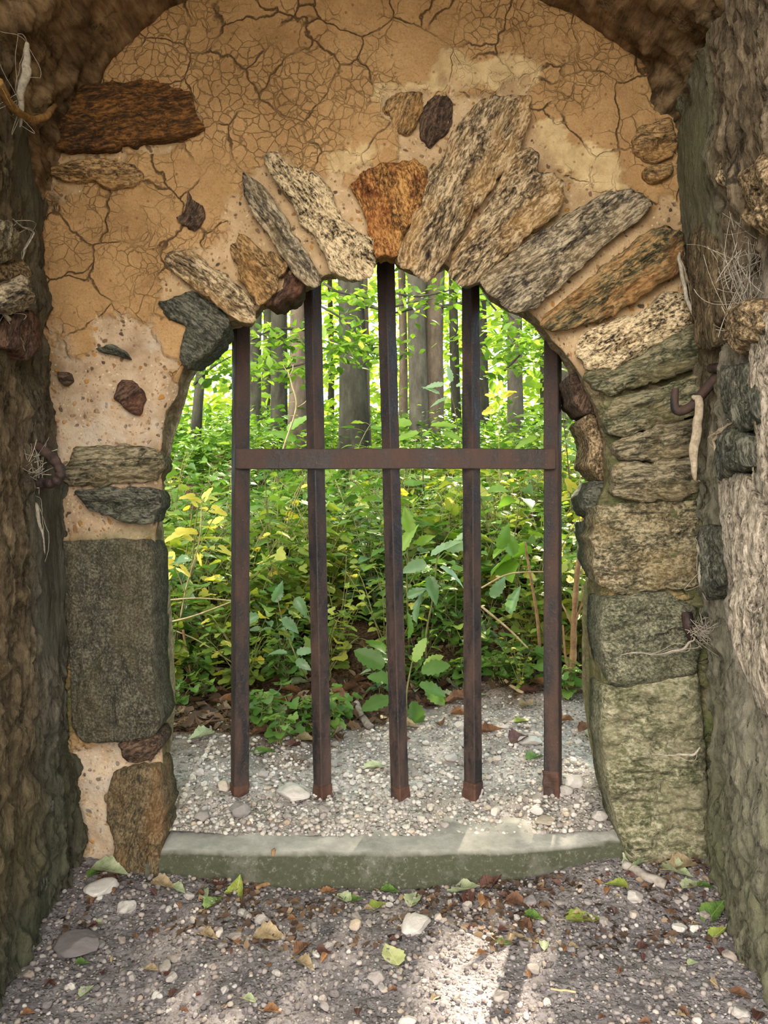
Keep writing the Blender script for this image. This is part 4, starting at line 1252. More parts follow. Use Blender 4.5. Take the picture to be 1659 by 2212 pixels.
def tangle(name, label, centre, size, nth, seed, mat=MDUST):
    o = thing(name, label, 'cobweb', PW(*centre))
    rg = np.random.default_rng(seed)
    acc = Acc()
    for k in range(nth):
        a = rg.normal(0, 1, 3) * size
        c = rg.normal(0, 1, 3) * size
        mid = (a + c) / 2 + rg.normal(0, .4, 3) * size + np.array([0, 0, -.3 * size[2]])
        t = np.linspace(0, 1, 12)[:, None]
        acc.tube((1 - t) ** 2 * a + 2 * t * (1 - t) * mid + t ** 2 * c, rg.uniform(.0003, .0009), 3, cap=False)
    acc.build('threads', mat, o)
    return o


tangle('cobweb', 'matted grey cobweb beside the iron stub', (1520, 1365, 1.40), np.array([.014, .015, .014]), 90, 21)
tangle('cobweb', 'wide dusty cobweb across the rocks at upper right', (1610, 600, 1.13), np.array([.022, .03, .05]), 110, 22)
tangle('cobweb', 'small cobweb stretched inside the iron ring', (76, 1005, 1.31), np.array([.012, .012, .025]), 34, 23)
strand('hanging_strand', 'fine web line across the green-grey block', 'dusty strand',
       [(1340, 1412, 1.44), (1400, 1411, 1.435), (1460, 1408, 1.43), (1485, 1395, 1.42), (1500, 1375, 1.42)], [.0005, .0007, .002, .0025, .001], MDUST, 5, .003, seed=13)
strand('hanging_strand', 'fine web line low on the mossy boulder', 'dusty strand',
       [(1410, 1630, 1.43), (1450, 1632, 1.43), (1490, 1628, 1.42), (1512, 1618, 1.42)], [.0005, .0012, .003, .001], MDUST, 4, .002, seed=14)

# ------------------------------------------------------------------ pebbles and gravel
def ico(sub):
    bm = bmesh.new()
    bmesh.ops.create_icosphere(bm, subdivisions=sub, radius=1)
    V = np.array([v.co[:] for v in bm.verts])
    Fs = np.array([[v.index for v in f.verts] for f in bm.faces])
    bm.free()
    return V, Fs


def rock_verts(sub, seed, flat=.65, cuts=10):
    V, Fs = ico(sub)
    rg = np.random.default_rng(seed)
    for _ in range(cuts):
        n = rg.normal(0, 1, 3); n /= np.linalg.norm(n)
        d = rg.uniform(.62, .92)
        k = V @ n
        V = V - np.maximum(k - d, 0)[:, None] * n
    V = V * (1 + fbm(V, 1.6, 3, seed)[:, None] * .12)
    V = V * np.array([1.0, rg.uniform(.72, .95), flat * rg.uniform(.8, 1.15)])
    V -= [0, 0, V[:, 2].min()]
    return V, Fs


def pebmat(name, stops):
    m, nt = M(name)
    b = NB(nt)
    oi = b.n('ShaderNodeObjectInfo')
    r = b.math('FRACT', b.math('ADD', oi.outputs['Random'], b.attr('lv')))
    c = b.ramp(r, stops)
    n = b.noise(b.coords('Generated'), 6, 6, .7)
    c = b.mix(b.math('MULTIPLY', n, .5), c, b.mix(1.0, c, (.45, .42, .40), 'MULTIPLY'))
    b.finish(c, .92, n, .6, .004, .2)
    return m


MPEB = pebmat('mixed grey and tan pebbles', [(0, (.13, .12, .125)), (.3, (.23, .21, .215)), (.6, (.33, .31, .31)), (.8, (.31, .25, .21)), (1, (.52, .50, .49))])
MPEBW = pebmat('pale limestone pebbles', [(0, (.26, .235, .22)), (.35, (.42, .395, .38)), (.7, (.64, .62, .60)), (1, (.46, .38, .30))])
def rock_mesh(nm, k, mat):
    V, Fs = rock_verts(4, k)
    return mesh(nm, V, Fs, True, {'lv': np.zeros(len(V))}, mat)


ROCKS = [rock_mesh('pebble', 200 + k, MPEB) for k in range(7)]
ROCKSW = [rock_mesh('pale_pebble', 230 + k, MPEBW) for k in range(7)]


def floor_at(px, py):
    """where the sight line meets the dirt floor or the ground outside"""
    dirv = np.array([(px - CX) / F, 1.0, (CY - py) / F])
    y = 0.9
    for _ in range(4000):
        x, z = dirv[0] * y, H + dirv[2] * y
        g = fz(x, y)[0] if y < 1.47 else gz(x, max(y, 1.56))[0]
        if z <= g:
            break
        y += .003
    return x, y, g


def big_pebble(px, py, wpx, label, pale, k, name='stone', cat='stone', flat=1.0):
    x, y, g = floor_at(px, py + wpx * .2)
    s = wpx / F * y / 2
    o = put(name, (ROCKSW if pale else ROCKS)[k % 7])
    o.location = (x, y + s * .4, g - s * .16)
    o.rotation_euler = (0, 0, k * 1.3)
    o.scale = (s, s, s * flat)
    return tag(o, label, cat)


for k, a in enumerate([
    (160, 2052, 100, 'large grey stone on the floor near the left wall', 0, .9), (214, 2046, 26, 'small grey stone touching the large grey one', 0, 1),
    (60, 2108, 30, 'brownish stone at the foot of the left wall', 0, 1), (270, 1968, 42, 'pale angular stone above the large grey stone', 1, 1),
    (363, 1967, 18, 'small white pebble right of the pale angular stone', 1, 1), (372, 2073, 26, 'round tan pebble on the sunlit patch at left', 0, 1),
    (357, 2094, 32, 'pale pebble in front of the round tan pebble', 1, 1), (407, 1939, 26, 'pale pink pebble below the left end of the sill', 1, 1),
    (896, 1998, 80, 'long flat pale stone in the middle of the floor', 1, .6), (768, 2004, 32, 'white pebble left of the long flat pale stone', 1, 1),
    (812, 2121, 42, 'pinkish grey stone on the floor in front, centre', 0, 1), (484, 2143, 24, 'pale pebble on the dim floor front left', 1, 1),
    (1374, 1945, 38, 'tan stone between the twig and the big yellow leaf', 1, 1), (1370, 1980, 26, 'white pebble below the tan stone', 1, 1),
    (1472, 2010, 34, 'cream stone, left of a pair near the right wall', 1, 1), (1504, 2013, 26, 'cream stone, right of a pair near the right wall', 1, 1),
    (1580, 2070, 36, 'grey-blue stone at the foot of the right wall', 0, 1), (1448, 2146, 24, 'round pale pebble front right', 1, 1),
    (1182, 2170, 22, 'pale pebble right of the sun streaks', 1, 1), (230, 2122, 28, 'tan stone below the large grey stone', 0, 1),
    (215, 1918, 75, 'flat pale stone lying under the grey-green leaf at left', 1, .5), (770, 1985, 30, 'pale stone below the green leaf at the sill', 1, 1),
    (565, 1992, 30, 'white stone in the litter left of centre', 1, 1), (1010, 1960, 24, 'pale pebble below the dark red leaf', 1, 1),
    (517, 1757, 50, 'grey stone on the gravel left of the first bar foot', 0, .9), (435, 1768, 48, 'rough grey stone in the left corner of the sill', 0, .9),
    (635, 1712, 80, 'broad flat pale stone between the first two bars', 1, .6), (1241, 1698, 44, 'tan block of stone right of the fifth bar', 1, 1.2),
    (1275, 1730, 30, 'white stone below the tan block', 1, 1), (1297, 1768, 34, 'white stone against the mossy boulder', 1, 1),
    (1178, 1773, 46, 'flat white stone on the sill at right', 1, .5), (1160, 1754, 30, 'white stone behind the flat white one', 1, 1),
    (1036, 1716, 26, 'tan stone at the foot of the fourth bar', 1, 1.2), (1144, 1596, 58, 'broad tan stone bedded between the fourth and fifth bars', 1, .45),
    (975, 1640, 30, 'pale stone between the third and fourth bars', 1, .8), (720, 1650, 34, 'tan pebble right of the second bar', 1, .8),
]):
    big_pebble(a[0], a[1], a[2], a[3], a[4], k, flat=a[5])

rg = np.random.default_rng(5)
for k in range(150):
    y = rg.uniform(1.05, 1.44)
    x = rg.uniform(-.56, .58)
    x *= .5 + .5 * y / 1.45
    s = rg.uniform(.0045, .0105) * rg.choice([.8, 1, 1.4], p=[.5, .4, .1])
    o = put('pebble', (ROCKS if rg.random() < .78 else ROCKSW)[k % 7], None, (x, y, fz(x, y)[0] - s * .15))
    o.rotation_euler = (rg.uniform(-.3, .3), rg.uniform(-.3, .3), rg.uniform(0, 6.3))
    o.scale = (s,) * 3
    tag(o, 'small loose pebble on the grey dirt floor', 'pebble', 'pebbles strewn on the dirt floor')
for k in range(150):
    y = 1.55 + .55 * rg.random() ** 1.3
    x = rg.uniform(-.43, .45) * (y / 1.5)
    y += max(0., x) * .4 * (y - 1.55)
    if y < 1.72:
        x = np.clip(x, -.43, .42)
    s = rg.uniform(.005, .012) * rg.choice([.8, 1, 1.5], p=[.5, .4, .1])
    o = put('pebble', ROCKSW[k % 7], None, (x, y, gz(x, y)[0] - s * .2))
    o.rotation_euler = (rg.uniform(-.3, .3), rg.uniform(-.3, .3), rg.uniform(0, 6.3))
    o.scale = (s,) * 3
    tag(o, 'small pale pebble on the gravel behind the sill', 'pebble', 'pebbles strewn on the gravel around the bars')


def gravel(name, label, n, fn, hfn, smin, smax, mat, seed):
    rg = np.random.default_rng(seed)
    V0s = [rock_verts(2, 300 + k, .7, 6) for k in range(6)]
    Vs, Fs, A, base = [], [], [], 0
    P = fn(rg, n)
    hz = hfn(P[:, 0], P[:, 1])
    for k in range(n):
        V0, F0 = V0s[k % 6]
        s = smin + (smax - smin) * rg.random() ** 2.2
        a = rg.uniform(0, 6.3)
        c, q = math.cos(a), math.sin(a)
        V = V0 @ np.array([[c, q, 0], [-q, c, 0], [0, 0, 1]]) * s
        Vs.append(V + [P[k, 0], P[k, 1], hz[k] - s * .25])
        Fs.append(F0 + base)
        base += len(V0)
        A.append(np.full(len(V0), rg.random()))
    o = put(name, mesh(name, np.concatenate(Vs), np.concatenate(Fs), True, {'lv': np.concatenate(A)}, mat))
    return tag(o, label, 'gravel', kind='stuff')


def pin(r, n):
    y = r.uniform(1.0, 1.47, n)
    return np.stack([r.uniform(-.6, .63, n), y], 1)


def pout(r, n):
    y = 1.53 + .8 * r.random(n) ** 1.4
    x = r.uniform(-.46, .46, n) * (.95 + np.maximum(y - 1.72, 0) * .9)
    k = y < 1.90 + .42 * sstep(-.2, .2, x) + .12 * r.normal(0, 1, n)
    P = np.stack([x, y], 1)
    P[~k, 1] = 1.55 + .4 * r.random((~k).sum())
    P[~k, 0] = np.clip(P[~k, 0], -.43, .43)
    return P


gravel('gravel', 'fine grit scattered over the dirt floor', 4200, pin, fz, .0016, .006, MPEB, 61)
gravel('gravel', 'fine pale gravel around the bar feet', 4200, pout, gz, .0020, .0075, MPEBW, 62)

# ------------------------------------------------------------------ leaves
def blade(L, W, kind, rg, ns=9, fold=.25, droop=.25, curl=0.0, teeth=.07):
    """one leaf blade, base at the origin, tip along +x, upper face +z"""
    if kind == 'lobed':
        n = 26
        th = np.linspace(-2.55, 2.55, n)
        r = .50 + .30 * np.abs(np.cos(1.6 * th)) ** 1.3 + .10 * np.cos(th) + rg.normal(0, .02, n) + .05 * (np.arange(n) % 2)
        x = (r * np.cos(th) + .42) / 1.35
        y = r * np.sin(th) / 1.35
        V = [(.30, 0, 0)] + [(.5 * (a - .3) + .3, .5 * b, 0) for a, b in zip(x, y)] + [(a, b, 0) for a, b in zip(x, y)]
        V = np.array(V)
        Fs = [[0, 1 + k, 2 + k] for k in range(n - 1)] + [[1 + k, 1 + n + k, 2 + n + k, 2 + k] for k in range(n - 1)]
        V[:, 0] *= L
        V[:, 1] *= W * 1.25
    else:
        t = np.linspace(0, 1, ns)
        if kind == 'ovate':
            w = np.sin(np.pi * t ** .72) ** .85 * (1 - .25 * t)
        elif kind == 'round':
            w = np.sin(np.pi * t ** .9) ** .6
        else:
            w = np.sin(np.pi * t ** .95) ** .9
        w = w / w.max() * .5
        w[0] = .015; w[-1] = .004
        tt = w * (1 + teeth * np.where(np.arange(ns) % 2, 1, -1))
        V = []
        for k in range(ns):
            for s in (-1, -.5, 0, .5, 1):
                V.append((t[k] * L + (-.02 * L if abs(s) == 1 and k % 2 else 0), s * tt[k] * W, 0))
        V = np.array(V)
        Fs = gridfaces(ns, 5).tolist()
    u = V[:, 0] / L
    v = np.abs(V[:, 1]) / W * 2
    V[:, 2] = fold * W * .5 * v - droop * L * u ** 2 + curl * W * v ** 2 + .03 * W * np.sin(u * 17) * v
    return V, Fs


def frame(d, up):
    d = np.asarray(d, float); d = d / np.linalg.norm(d)
    s = np.cross(up, d)
    if np.linalg.norm(s) < 1e-4:
        s = np.array([1., 0, 0])
    s /= np.linalg.norm(s)
    return np.stack([d, s, np.cross(d, s)], 0)


LEAFCOL = {
    'green': [(0, (0.04, 0.10, 0.02)), (.4, (0.10, 0.21, 0.04)), (.75, (0.18, 0.31, 0.06)), (1, (0.32, 0.42, 0.09))],
    'yellow': [(0, (0.08, 0.15, 0.03)), (.4, (0.20, 0.29, 0.055)), (.75, (0.40, 0.42, 0.08)), (1, (0.66, 0.55, 0.08))],
    'blue': [(0, (0.05, 0.115, 0.05)), (.5, (0.13, 0.25, 0.115)), (1, (0.27, 0.40, 0.24))],
    'broad': [(0, (0.05, 0.13, 0.02)), (.5, (0.11, 0.24, 0.03)), (1, (0.22, 0.36, 0.05))],
}
MLEAF = {k: leafmat('leaf ' + k, v, .34 if k == 'blue' else .42, .35, .65 if k == 'blue' else .4) for k, v in LEAFCOL.items()}
MSTEM = plain('green brown stem', (0.10, 0.11, 0.04), (0.22, 0.21, 0.09), 40)
MDRY = plain('dry pale stem', (0.26, 0.20, 0.11), (0.46, 0.38, 0.23), 40)
MBROWN = plain('brown woody stem', (0.17, 0.10, 0.05), (0.34, 0.22, 0.12), 40)


def plant_proto(kind, seed):
    """a leafy undergrowth plant: stems and foliage, base at the origin"""
    rg = np.random.default_rng(seed)
    st, lf = Acc(), Acc()
    cfg = {'nettle': (4, .62, 'ovate', .098, .060, 7, 2), 'hop': (7, .50, 'lobed', .078, .074, 10, 1), 'dock': (6, .30, 'lance', .22, .095, 1, 1),
           'gout': (5, .44, 'ovate', .088, .052, 5, 3), 'fine': (7, .55, 'round', .052, .038, 11, 1), 'low': (7, .13, 'lobed', .050, .048, 2, 2)}[kind]
    ns, h, lk, LL, LW, nn, per = cfg
    for s in range(ns):
        az = rg.uniform(0, 6.283)
        lean = rg.uniform(.10, .55) * h
        hh = h * rg.uniform(.65, 1.1)
        m = 10
        t = np.linspace(0, 1, m)
        P = np.stack([math.cos(az) * lean * t ** 1.6, math.sin(az) * lean * t ** 1.6, hh * t * (1 - .12 * t ** 3)], 1)
        P += np.stack([np.sin(t * 5 + s) * .012, np.cos(t * 4 + s) * .012, t * 0], 1)
        st.tube(P, np.linspace(.0034, .0014, m) * (1.3 if kind == 'dock' else 1), 5)
        for k in range(nn):
            f = (k + rg.uniform(.6, 1.2)) / nn if nn > 1 else 1.0
            f = min(1, max(.18, f))
            i = f * (m - 1)
            i0 = min(int(i), m - 2)
            b = P[i0] * (1 - i + i0) + P[i0 + 1] * (i - i0)
            a0 = rg.uniform(0, 6.283)
            for q in range(per):
                a = a0 + q * (np.pi if per == 2 else 2.1 if per == 3 else 0) + rg.normal(0, .25)
                tilt = rg.uniform(-.25, .35)
                d = np.array([math.cos(a), math.sin(a), tilt])
                sc = rg.uniform(.65, 1.2) * (1.1 - .35 * f if kind != 'dock' else 1)
                pl = LL * sc * rg.uniform(.4, .8)
                e = b + d / np.linalg.norm(d) * pl + np.array([0, 0, .01])
                st.tube(np.array([b, (b + e) / 2 + [0, 0, .004], e]), .0009, 4, cap=False)
                V, Fs = blade(LL * sc, LW * sc, lk, rg, 9, rg.uniform(.05, .4), rg.uniform(.05, .45), 0, .10)
                fr = frame(d * [1, 1, .6], np.array([rg.normal(0, .35), rg.normal(0, .35), 1]))
                lf.add(V @ fr + e, Fs, float(np.clip(rg.normal(.48, .24), 0, 1)))
    return st, lf


def make_plant(kind, seed, matk, stem_mat):
    st, lf = plant_proto(kind, seed)
    a = mesh('stems', np.concatenate(st.V), st.F, True, None, stem_mat)
    b = mesh('foliage', np.concatenate(lf.V), lf.F, True, {'lv': np.concatenate(lf.A)}, MLEAF[matk])
    return a, b


PL = {}
for kd, mk, sm in (('nettle', 'green', MSTEM), ('hop', 'yellow', MSTEM), ('dock', 'broad', MSTEM), ('gout', 'blue', MSTEM), ('fine', 'yellow', MSTEM), ('low', 'green', MSTEM)):
    PL[kd] = [make_plant(kd, 400 + 17 * k + hash(len(kd) * 7 + ord(kd[0])) % 50, mk, sm) for k in range(3)]
PL['hopgreen'] = [make_plant('hop', 700 + k, 'green', MSTEM) for k in range(3)]
PINFO = {'nettle': ('undergrowth_plant', 'toothed green undergrowth plant on the bank beyond the grille', 'toothed green plants on the bank'),
         'hop': ('undergrowth_plant', 'yellow-green lobed undergrowth plant on the bank beyond the grille', 'yellow-green lobed plants on the bank'),
         'hopgreen': ('undergrowth_plant', 'green lobed undergrowth plant on the bank beyond the grille', 'green lobed plants on the bank'),
         'dock': ('broadleaf_plant', 'broad-leaved green plant on the bank beyond the grille', 'broad-leaved plants on the bank'),
         'gout': ('undergrowth_plant', 'blue-green glossy undergrowth plant on the bank beyond the grille', 'blue-green glossy plants on the bank'),
         'fine': ('undergrowth_plant', 'small-leaved yellowing undergrowth plant on the bank beyond the grille', 'small-leaved yellowing plants on the bank'),
         'low': ('ground_plant', 'low lobed green plant on the leaf litter beyond the grille', 'low green plants on the leaf litter')}


def plant(kind, x, y, s, rz, k, label=None, tilt=0.0):
    nm, lab, grp = PINFO[kind]
    o = thing(nm, label or lab, 'plant', (x, y, gz(x, y)[0] - .01), (tilt, 0, rz), None if label else grp)
    o.scale = (s,) * 3
    put('stems', PL[kind][k][0], o)
    put('foliage', PL[kind][k][1], o)
    return o


rg = np.random.default_rng(77)
kinds = ['nettle', 'hop', 'hopgreen', 'gout', 'fine', 'dock']
FARP = []
y = 2.42
while y < 8.2:
    half = .36 * y + .25
    step = .145 * (y / 2.4) ** .95
    x = -half + rg.uniform(0, step)
    while x < half:
        yy = y + rg.uniform(-.10, .10)
        p = [.18, .26, .17, .17, .17, .05] if y < 3.6 else [.28, .10, .22, .22, .06, .12]
        if x > .05 * y and y > 2.6:
            p = [.24, .20, .14, .16, .16, .10]
        kd = rg.choice(kinds, p=p)
        s = rg.uniform(.70, 1.05)
        if y > 5.0:
            FARP.append((kd, x, yy, float(s), float(rg.uniform(0, 6.28)), int(rg.integers(3))))
            x += step * rg.uniform(.75, 1.25)
            continue
        if y < 2.75:
            s *= .55 + .45 * (y - 2.40) / .35
            if x > .05 and x < .5:
                s *= .75
        plant(kd, x, yy, float(s), float(rg.uniform(0, 6.28)), int(rg.integers(3)))
        x += step * rg.uniform(.75, 1.25)
    y += .125 * (y / 2.4) ** .9
fv, ff, fl, fn = [], [], [], 0
for kd, x, yy, sc_, rz, k in FARP:                # beyond the ones that can be told apart: one mass of leaves
    me_ = PL[kd][k][1]
    V = np.empty(len(me_.vertices) * 3, np.float32); me_.vertices.foreach_get('co', V); V = V.reshape(-1, 3)
    lv = np.empty(len(V), np.float32); me_.attributes['lv'].data.foreach_get('value', lv)
    c_, s_ = math.cos(rz), math.sin(rz)
    V = V @ np.array([[c_, s_, 0], [-s_, c_, 0], [0, 0, 1]]) * sc_ + [x, yy, gz(x, yy)[0]]
    fv.append(V); fl.append(lv)
    ff += [[i + fn for i in pl_.vertices] for pl_ in me_.polygons]
    fn += len(V)
tag(put('undergrowth', mesh('undergrowth', np.concatenate(fv), ff, True, {'lv': np.concatenate(fl)}, MLEAF['green'])), 'leafy undergrowth covering the upper bank at the tree feet', 'undergrowth', kind='stuff')
for k in range(34):
    x, yy = rg.uniform(-.62, .55), rg.uniform(1.92, 2.5)
    if x > -.1 and yy < 2.25:
        continue
    plant('low', x, yy, float(rg.uniform(.5, 1.0)), float(rg.uniform(0, 6.28)), int(rg.integers(3)))

# single plants that the photograph shows one by one
def leafy_plant(name, label, base, leaves, mat, stems, stem_mat=MSTEM, kind='ovate', W=.6, fold=.2, droop=.2):
    """leaves: (px, py, distance, length in px, direction in degrees in the picture, tone)"""
    o = thing(name, label, 'plant', base)
    st, lf = Acc(), Acc()
    rg = np.random.default_rng(int(abs(base[0]) * 1000) + len(leaves))
    for pth, r0, r1 in stems:
        P = local(pathpts(pth, 0, 24), o)
        st.tube(P, np.linspace(r0, r1, 24), 6)
    for px, py, d, lpx, an, tone in leaves:
        q = np.array(PW(px, py, d)) - np.array(o.location)
        L = lpx / F * d * .82
        a = math.radians(an)
        dirn = np.array([math.cos(a), rg.uniform(-.5, .1), math.sin(a)])
        V, Fs = blade(L, L * W * (.62 if kind == 'lobed' else .85), kind, rg, 13, fold * rg.uniform(.5, 2), droop * rg.uniform(.3, 1.8), 0, .13)
        fr = frame(dirn, np.array([rg.normal(0, .5), -.6 + rg.normal(0, .3), .65]))
        lf.add(V @ fr + q, Fs, tone)
    st.build('stems', stem_mat, o)
    lf.build('foliage', mat, o)
    return o


bx, by, bz = floor_at(880, 1545)
leafy_plant('seedling', 'young plant with rounded glossy leaves growing from the gravel behind the middle bar', (bx, by, bz),
            [(830, 1440, by - .03, 90, 150, .30), (845, 1510, by - .05, 85, 195, .22), (890, 1515, by - .06, 85, -75, .20), (905, 1480, by - .08, 80, -20, .45),
             (910, 1450, by - .04, 78, 20, .35), (895, 1430, by - .02, 70, 70, .85), (915, 1440, by, 60, 45, .9), (870, 1440, by, 60, 120, .6), (920, 1480, by + .03, 70, -45, .4),
             (850, 1470, by, 70, 165, .35), (880, 1380, by + .05, 70, 80, .4)],
            MLEAF['green'], [([(880, 1555, by), (878, 1500, by - .02), (890, 1430, by)], .004, .002), ([(880, 1540, by), (850, 1500, by - .03), (835, 1450, by - .03)], .003, .0015)], kind='round', W=.66)
leafy_plant('leafy_shoot', 'tall shoot with big pale glossy leaves right of the middle bar', PW(930, 1400, 2.55),
            [(930, 1200, 2.30, 95, 35, .9), (960, 1185, 2.28, 80, 10, .95), (920, 1215, 2.30, 80, 200, .85), (950, 1225, 2.27, 85, -25, .8), (985, 1180, 2.30, 60, 60, .8), (900, 1345, 2.3, 95, 85, .25), (925, 1245, 2.3, 80, -70, .5),
             (880, 1290, 2.32, 60, 30, .5), (1060, 1290, 2.3, 70, 50, .6), (1100, 1325, 2.3, 80, 75, .55)],
            MLEAF['blue'], [([(925, 1470, 2.5), (920, 1380, 2.4), (935, 1290, 2.33), (945, 1200, 2.3)], .004, .002)], W=.55)
leafy_plant('leafy_shoot', 'shoot with large bright green leaves beside the middle bar', PW(880, 1400, 2.6),
            [(870, 1190, 2.35, 80, 70, .95), (885, 1150, 2.33, 70, 100, 1.0), (900, 1175, 2.36, 55, 30, .9), (1075, 1185, 2.4, 75, 60, .6), (1110, 1200, 2.42, 80, 110, .55)],
            MLEAF['broad'], [([(885, 1420, 2.6), (880, 1300, 2.45), (880, 1180, 2.35)], .004, .002)], W=.62)
leafy_plant('leafy_shoot', 'shoot with drooping green leaves low between the first two bars', PW(600, 1440, 2.5),
            [(640, 1290, 2.35, 60, -60, .5), (560, 1330, 2.38, 70, 200, .4), (610, 1335, 2.36, 60, -40, .6), (590, 1300, 2.36, 60, 60, .5), (640, 1410, 2.3, 55, 10, .65), (620, 1412, 2.3, 50, 170, .6), (640, 1425, 2.28, 50, -30, .55)],
            MLEAF['blue'], [([(665, 1470, 2.35), (640, 1420, 2.32), (610, 1340, 2.37), (600, 1290, 2.36)], .0025, .0012)], W=.6)
leafy_plant('yellow_sprig', 'bright yellow-leaved sprig beside the left jamb', PW(400, 1330, 2.5),
            [(430, 1090, 2.42, 42, 130, .95), (440, 1080, 2.42, 40, 60, 1), (420, 1075, 2.42, 38, 170, .9), (455, 1100, 2.4, 45, -10, .95), (400, 1150, 2.38, 60, 200, .9), (420, 1160, 2.38, 55, 150, .95), (445, 1165, 2.38, 45, 10, .9),
             (470, 1185, 2.36, 45, -20, .85), (375, 1220, 2.34, 42, 180, 1), (385, 1225, 2.34, 40, -30, .95), (430, 1195, 2.36, 35, -80, .9), (370, 1240, 2.34, 32, 230, .9)],
            MLEAF['yellow'], [([(380, 1400, 2.5), (400, 1280, 2.4), (430, 1170, 2.38), (435, 1090, 2.42)], .003, .0012), ([(400, 1280, 2.4), (380, 1230, 2.34)], .0018, .001)], MDRY, 'lobed', .8)
leafy_plant('yellow_sprig', 'bright yellow-leaved sprig against the right jamb', PW(1260, 1300, 2.4),
            [(1240, 1060, 2.25, 40, 120, .95), (1250, 1070, 2.25, 42, 30, 1), (1245, 1085, 2.25, 40, -40, .95), (1230, 1075, 2.25, 38, 190, .9), (1255, 1000, 2.3, 36, 80, .9), (1260, 1015, 2.3, 36, 20, .85), (1270, 1090, 2.25, 38, -10, .95), (1255, 1160, 2.3, 40, 60, .8)],
            MLEAF['yellow'], [([(1258, 1300, 2.4), (1256, 1180, 2.3), (1250, 1080, 2.26), (1256, 1000, 2.3)], .0025, .001)], MDRY, 'lobed', .8)
leafy_plant('yellow_sprig', 'golden sprig behind the fourth bar at horizon height', PW(1080, 1080, 3.2),
            [(1075, 880, 3.0, 34, 100, 1), (1085, 865, 3.0, 36, 40, .95), (1070, 860, 3.0, 32, 160, 1), (1090, 850, 3.0, 32, 20, .95), (1065, 885, 3.0, 32, 200, .9), (1080, 845, 3.0, 30, 90, 1)],
            MLEAF['yellow'], [([(1080, 1100, 3.2), (1078, 960, 3.05), (1078, 860, 3.0)], .003, .001)], MDRY, 'lobed', .85)
leafy_plant('leafy_shoot', 'pale blue-green shoot standing before the double trunk', PW(985, 1000, 3.0),
            [(960, 830, 2.8, 60, 190, .95), (975, 825, 2.8, 50, 100, 1), (985, 835, 2.8, 45, 20, .9), (950, 850, 2.8, 55, 160, .9), (990, 870, 2.8, 50, -20, .85), (965, 860, 2.82, 50, 200, .8)],
            MLEAF['blue'], [([(1000, 1020, 3.0), (985, 900, 2.85), (970, 830, 2.8)], .003, .0012)], W=.4)
leafy_plant('leafy_shoot', 'green shoot with narrow leaves leaning past the fifth bar', PW(1240, 1050, 2.6),
            [(1225, 900, 2.4, 70, 50, .7), (1225, 925, 2.4, 65, 20, .8), (1215, 950, 2.4, 70, -30, .7), (1165, 905, 2.45, 70, 160, .9), (1160, 945, 2.45, 75, 200, .95), (1220, 880, 2.4, 60, 110, .6)],
            MLEAF['broad'], [([(1235, 1100, 2.6), (1225, 980, 2.45), (1215, 890, 2.4)], .003, .0012)], W=.42)
leafy_plant('leafy_shoot', 'big light green leaf clump left of the fourth bar under the trunks', PW(930, 1030, 3.1),
            [(890, 915, 2.9, 90, 175, .85), (930, 920, 2.9, 85, 5, .9), (905, 935, 2.88, 80, 195, .8), (955, 935, 2.88, 60, -20, .85), (620, 930, 3.0, 80, 35, .6), (640, 950, 3.0, 75, 160, .55)],
            MLEAF['broad'], [([(915, 1060, 3.1), (912, 980, 2.95), (910, 925, 2.9)], .004, .002)], W=.45)

# woody stem by the right jamb, dry stalk on the left, sticks
stalk = thing('woody_stem', 'tall pale brown woody stem growing close to the right jamb', 'plant stem', floor_at(1238, 1480))
acc = Acc()
acc.tube(local(pathpts([(1232, 1490, 2.32), (1238, 1420, 2.32), (1240, 1340, 2.31), (1248, 1230, 2.30), (1262, 1120, 2.29), (1272, 1040, 2.28)], 0, 40), stalk), np.linspace(.0115, .006, 40) + .0012 * np.sin(np.arange(40) * 1.7), 8)
acc.build('main_stem', MBROWN, stalk)
for pth, r in (([(1240, 1360, 2.31), (1222, 1320, 2.33), (1205, 1290, 2.36)], .004), ([(1240, 1345, 2.31), (1255, 1310, 2.29), (1262, 1270, 2.28)], .0035), ([(1234, 1465, 2.32), (1222, 1420, 2.3), (1216, 1350, 2.3)], .005)):
    acc = Acc()
    acc.tube(local(pathpts(pth, 0, 14), stalk), np.linspace(r, r * .5, 14), 6)
    acc.build('side_shoot', MBROWN, stalk)
stk = thing('woody_stem', 'orange-brown thin stem rising behind the gap left of the fifth bar', 'plant stem', floor_at(1165, 1400))
acc = Acc()
acc.tube(local(pathpts([(1168, 1430, 2.5), (1160, 1330, 2.46), (1145, 1240, 2.43), (1134, 1170, 2.42)], 0, 24), stk), np.linspace(.006, .0035, 24), 7)
acc.build('main_stem', MBROWN, stk)
dry = thing('dry_stalk', 'tall dry pale stalk with forked tip left of the second bar', 'dry stalk', PW(600, 1010, 3.0))
acc = Acc()
acc.tube(local(pathpts([(600, 1010, 3.0), (615, 960, 2.95), (640, 880, 2.9), (630, 830, 2.9), (622, 800, 2.9)], 0, 30), dry), np.linspace(.0045, .0022, 30), 6)
acc.build('main_stem', MDRY, dry)
for pth in ([(625, 812, 2.9), (632, 800, 2.9), (633, 788, 2.9)], [(624, 805, 2.9), (615, 795, 2.9), (612, 788, 2.9)], [(642, 880, 2.9), (660, 868, 2.9), (668, 850, 2.9)]):
    acc = Acc()
    acc.tube(local(pathpts(pth, 0, 8), dry), .0016, 5)
    acc.build('twig', MDRY, dry)
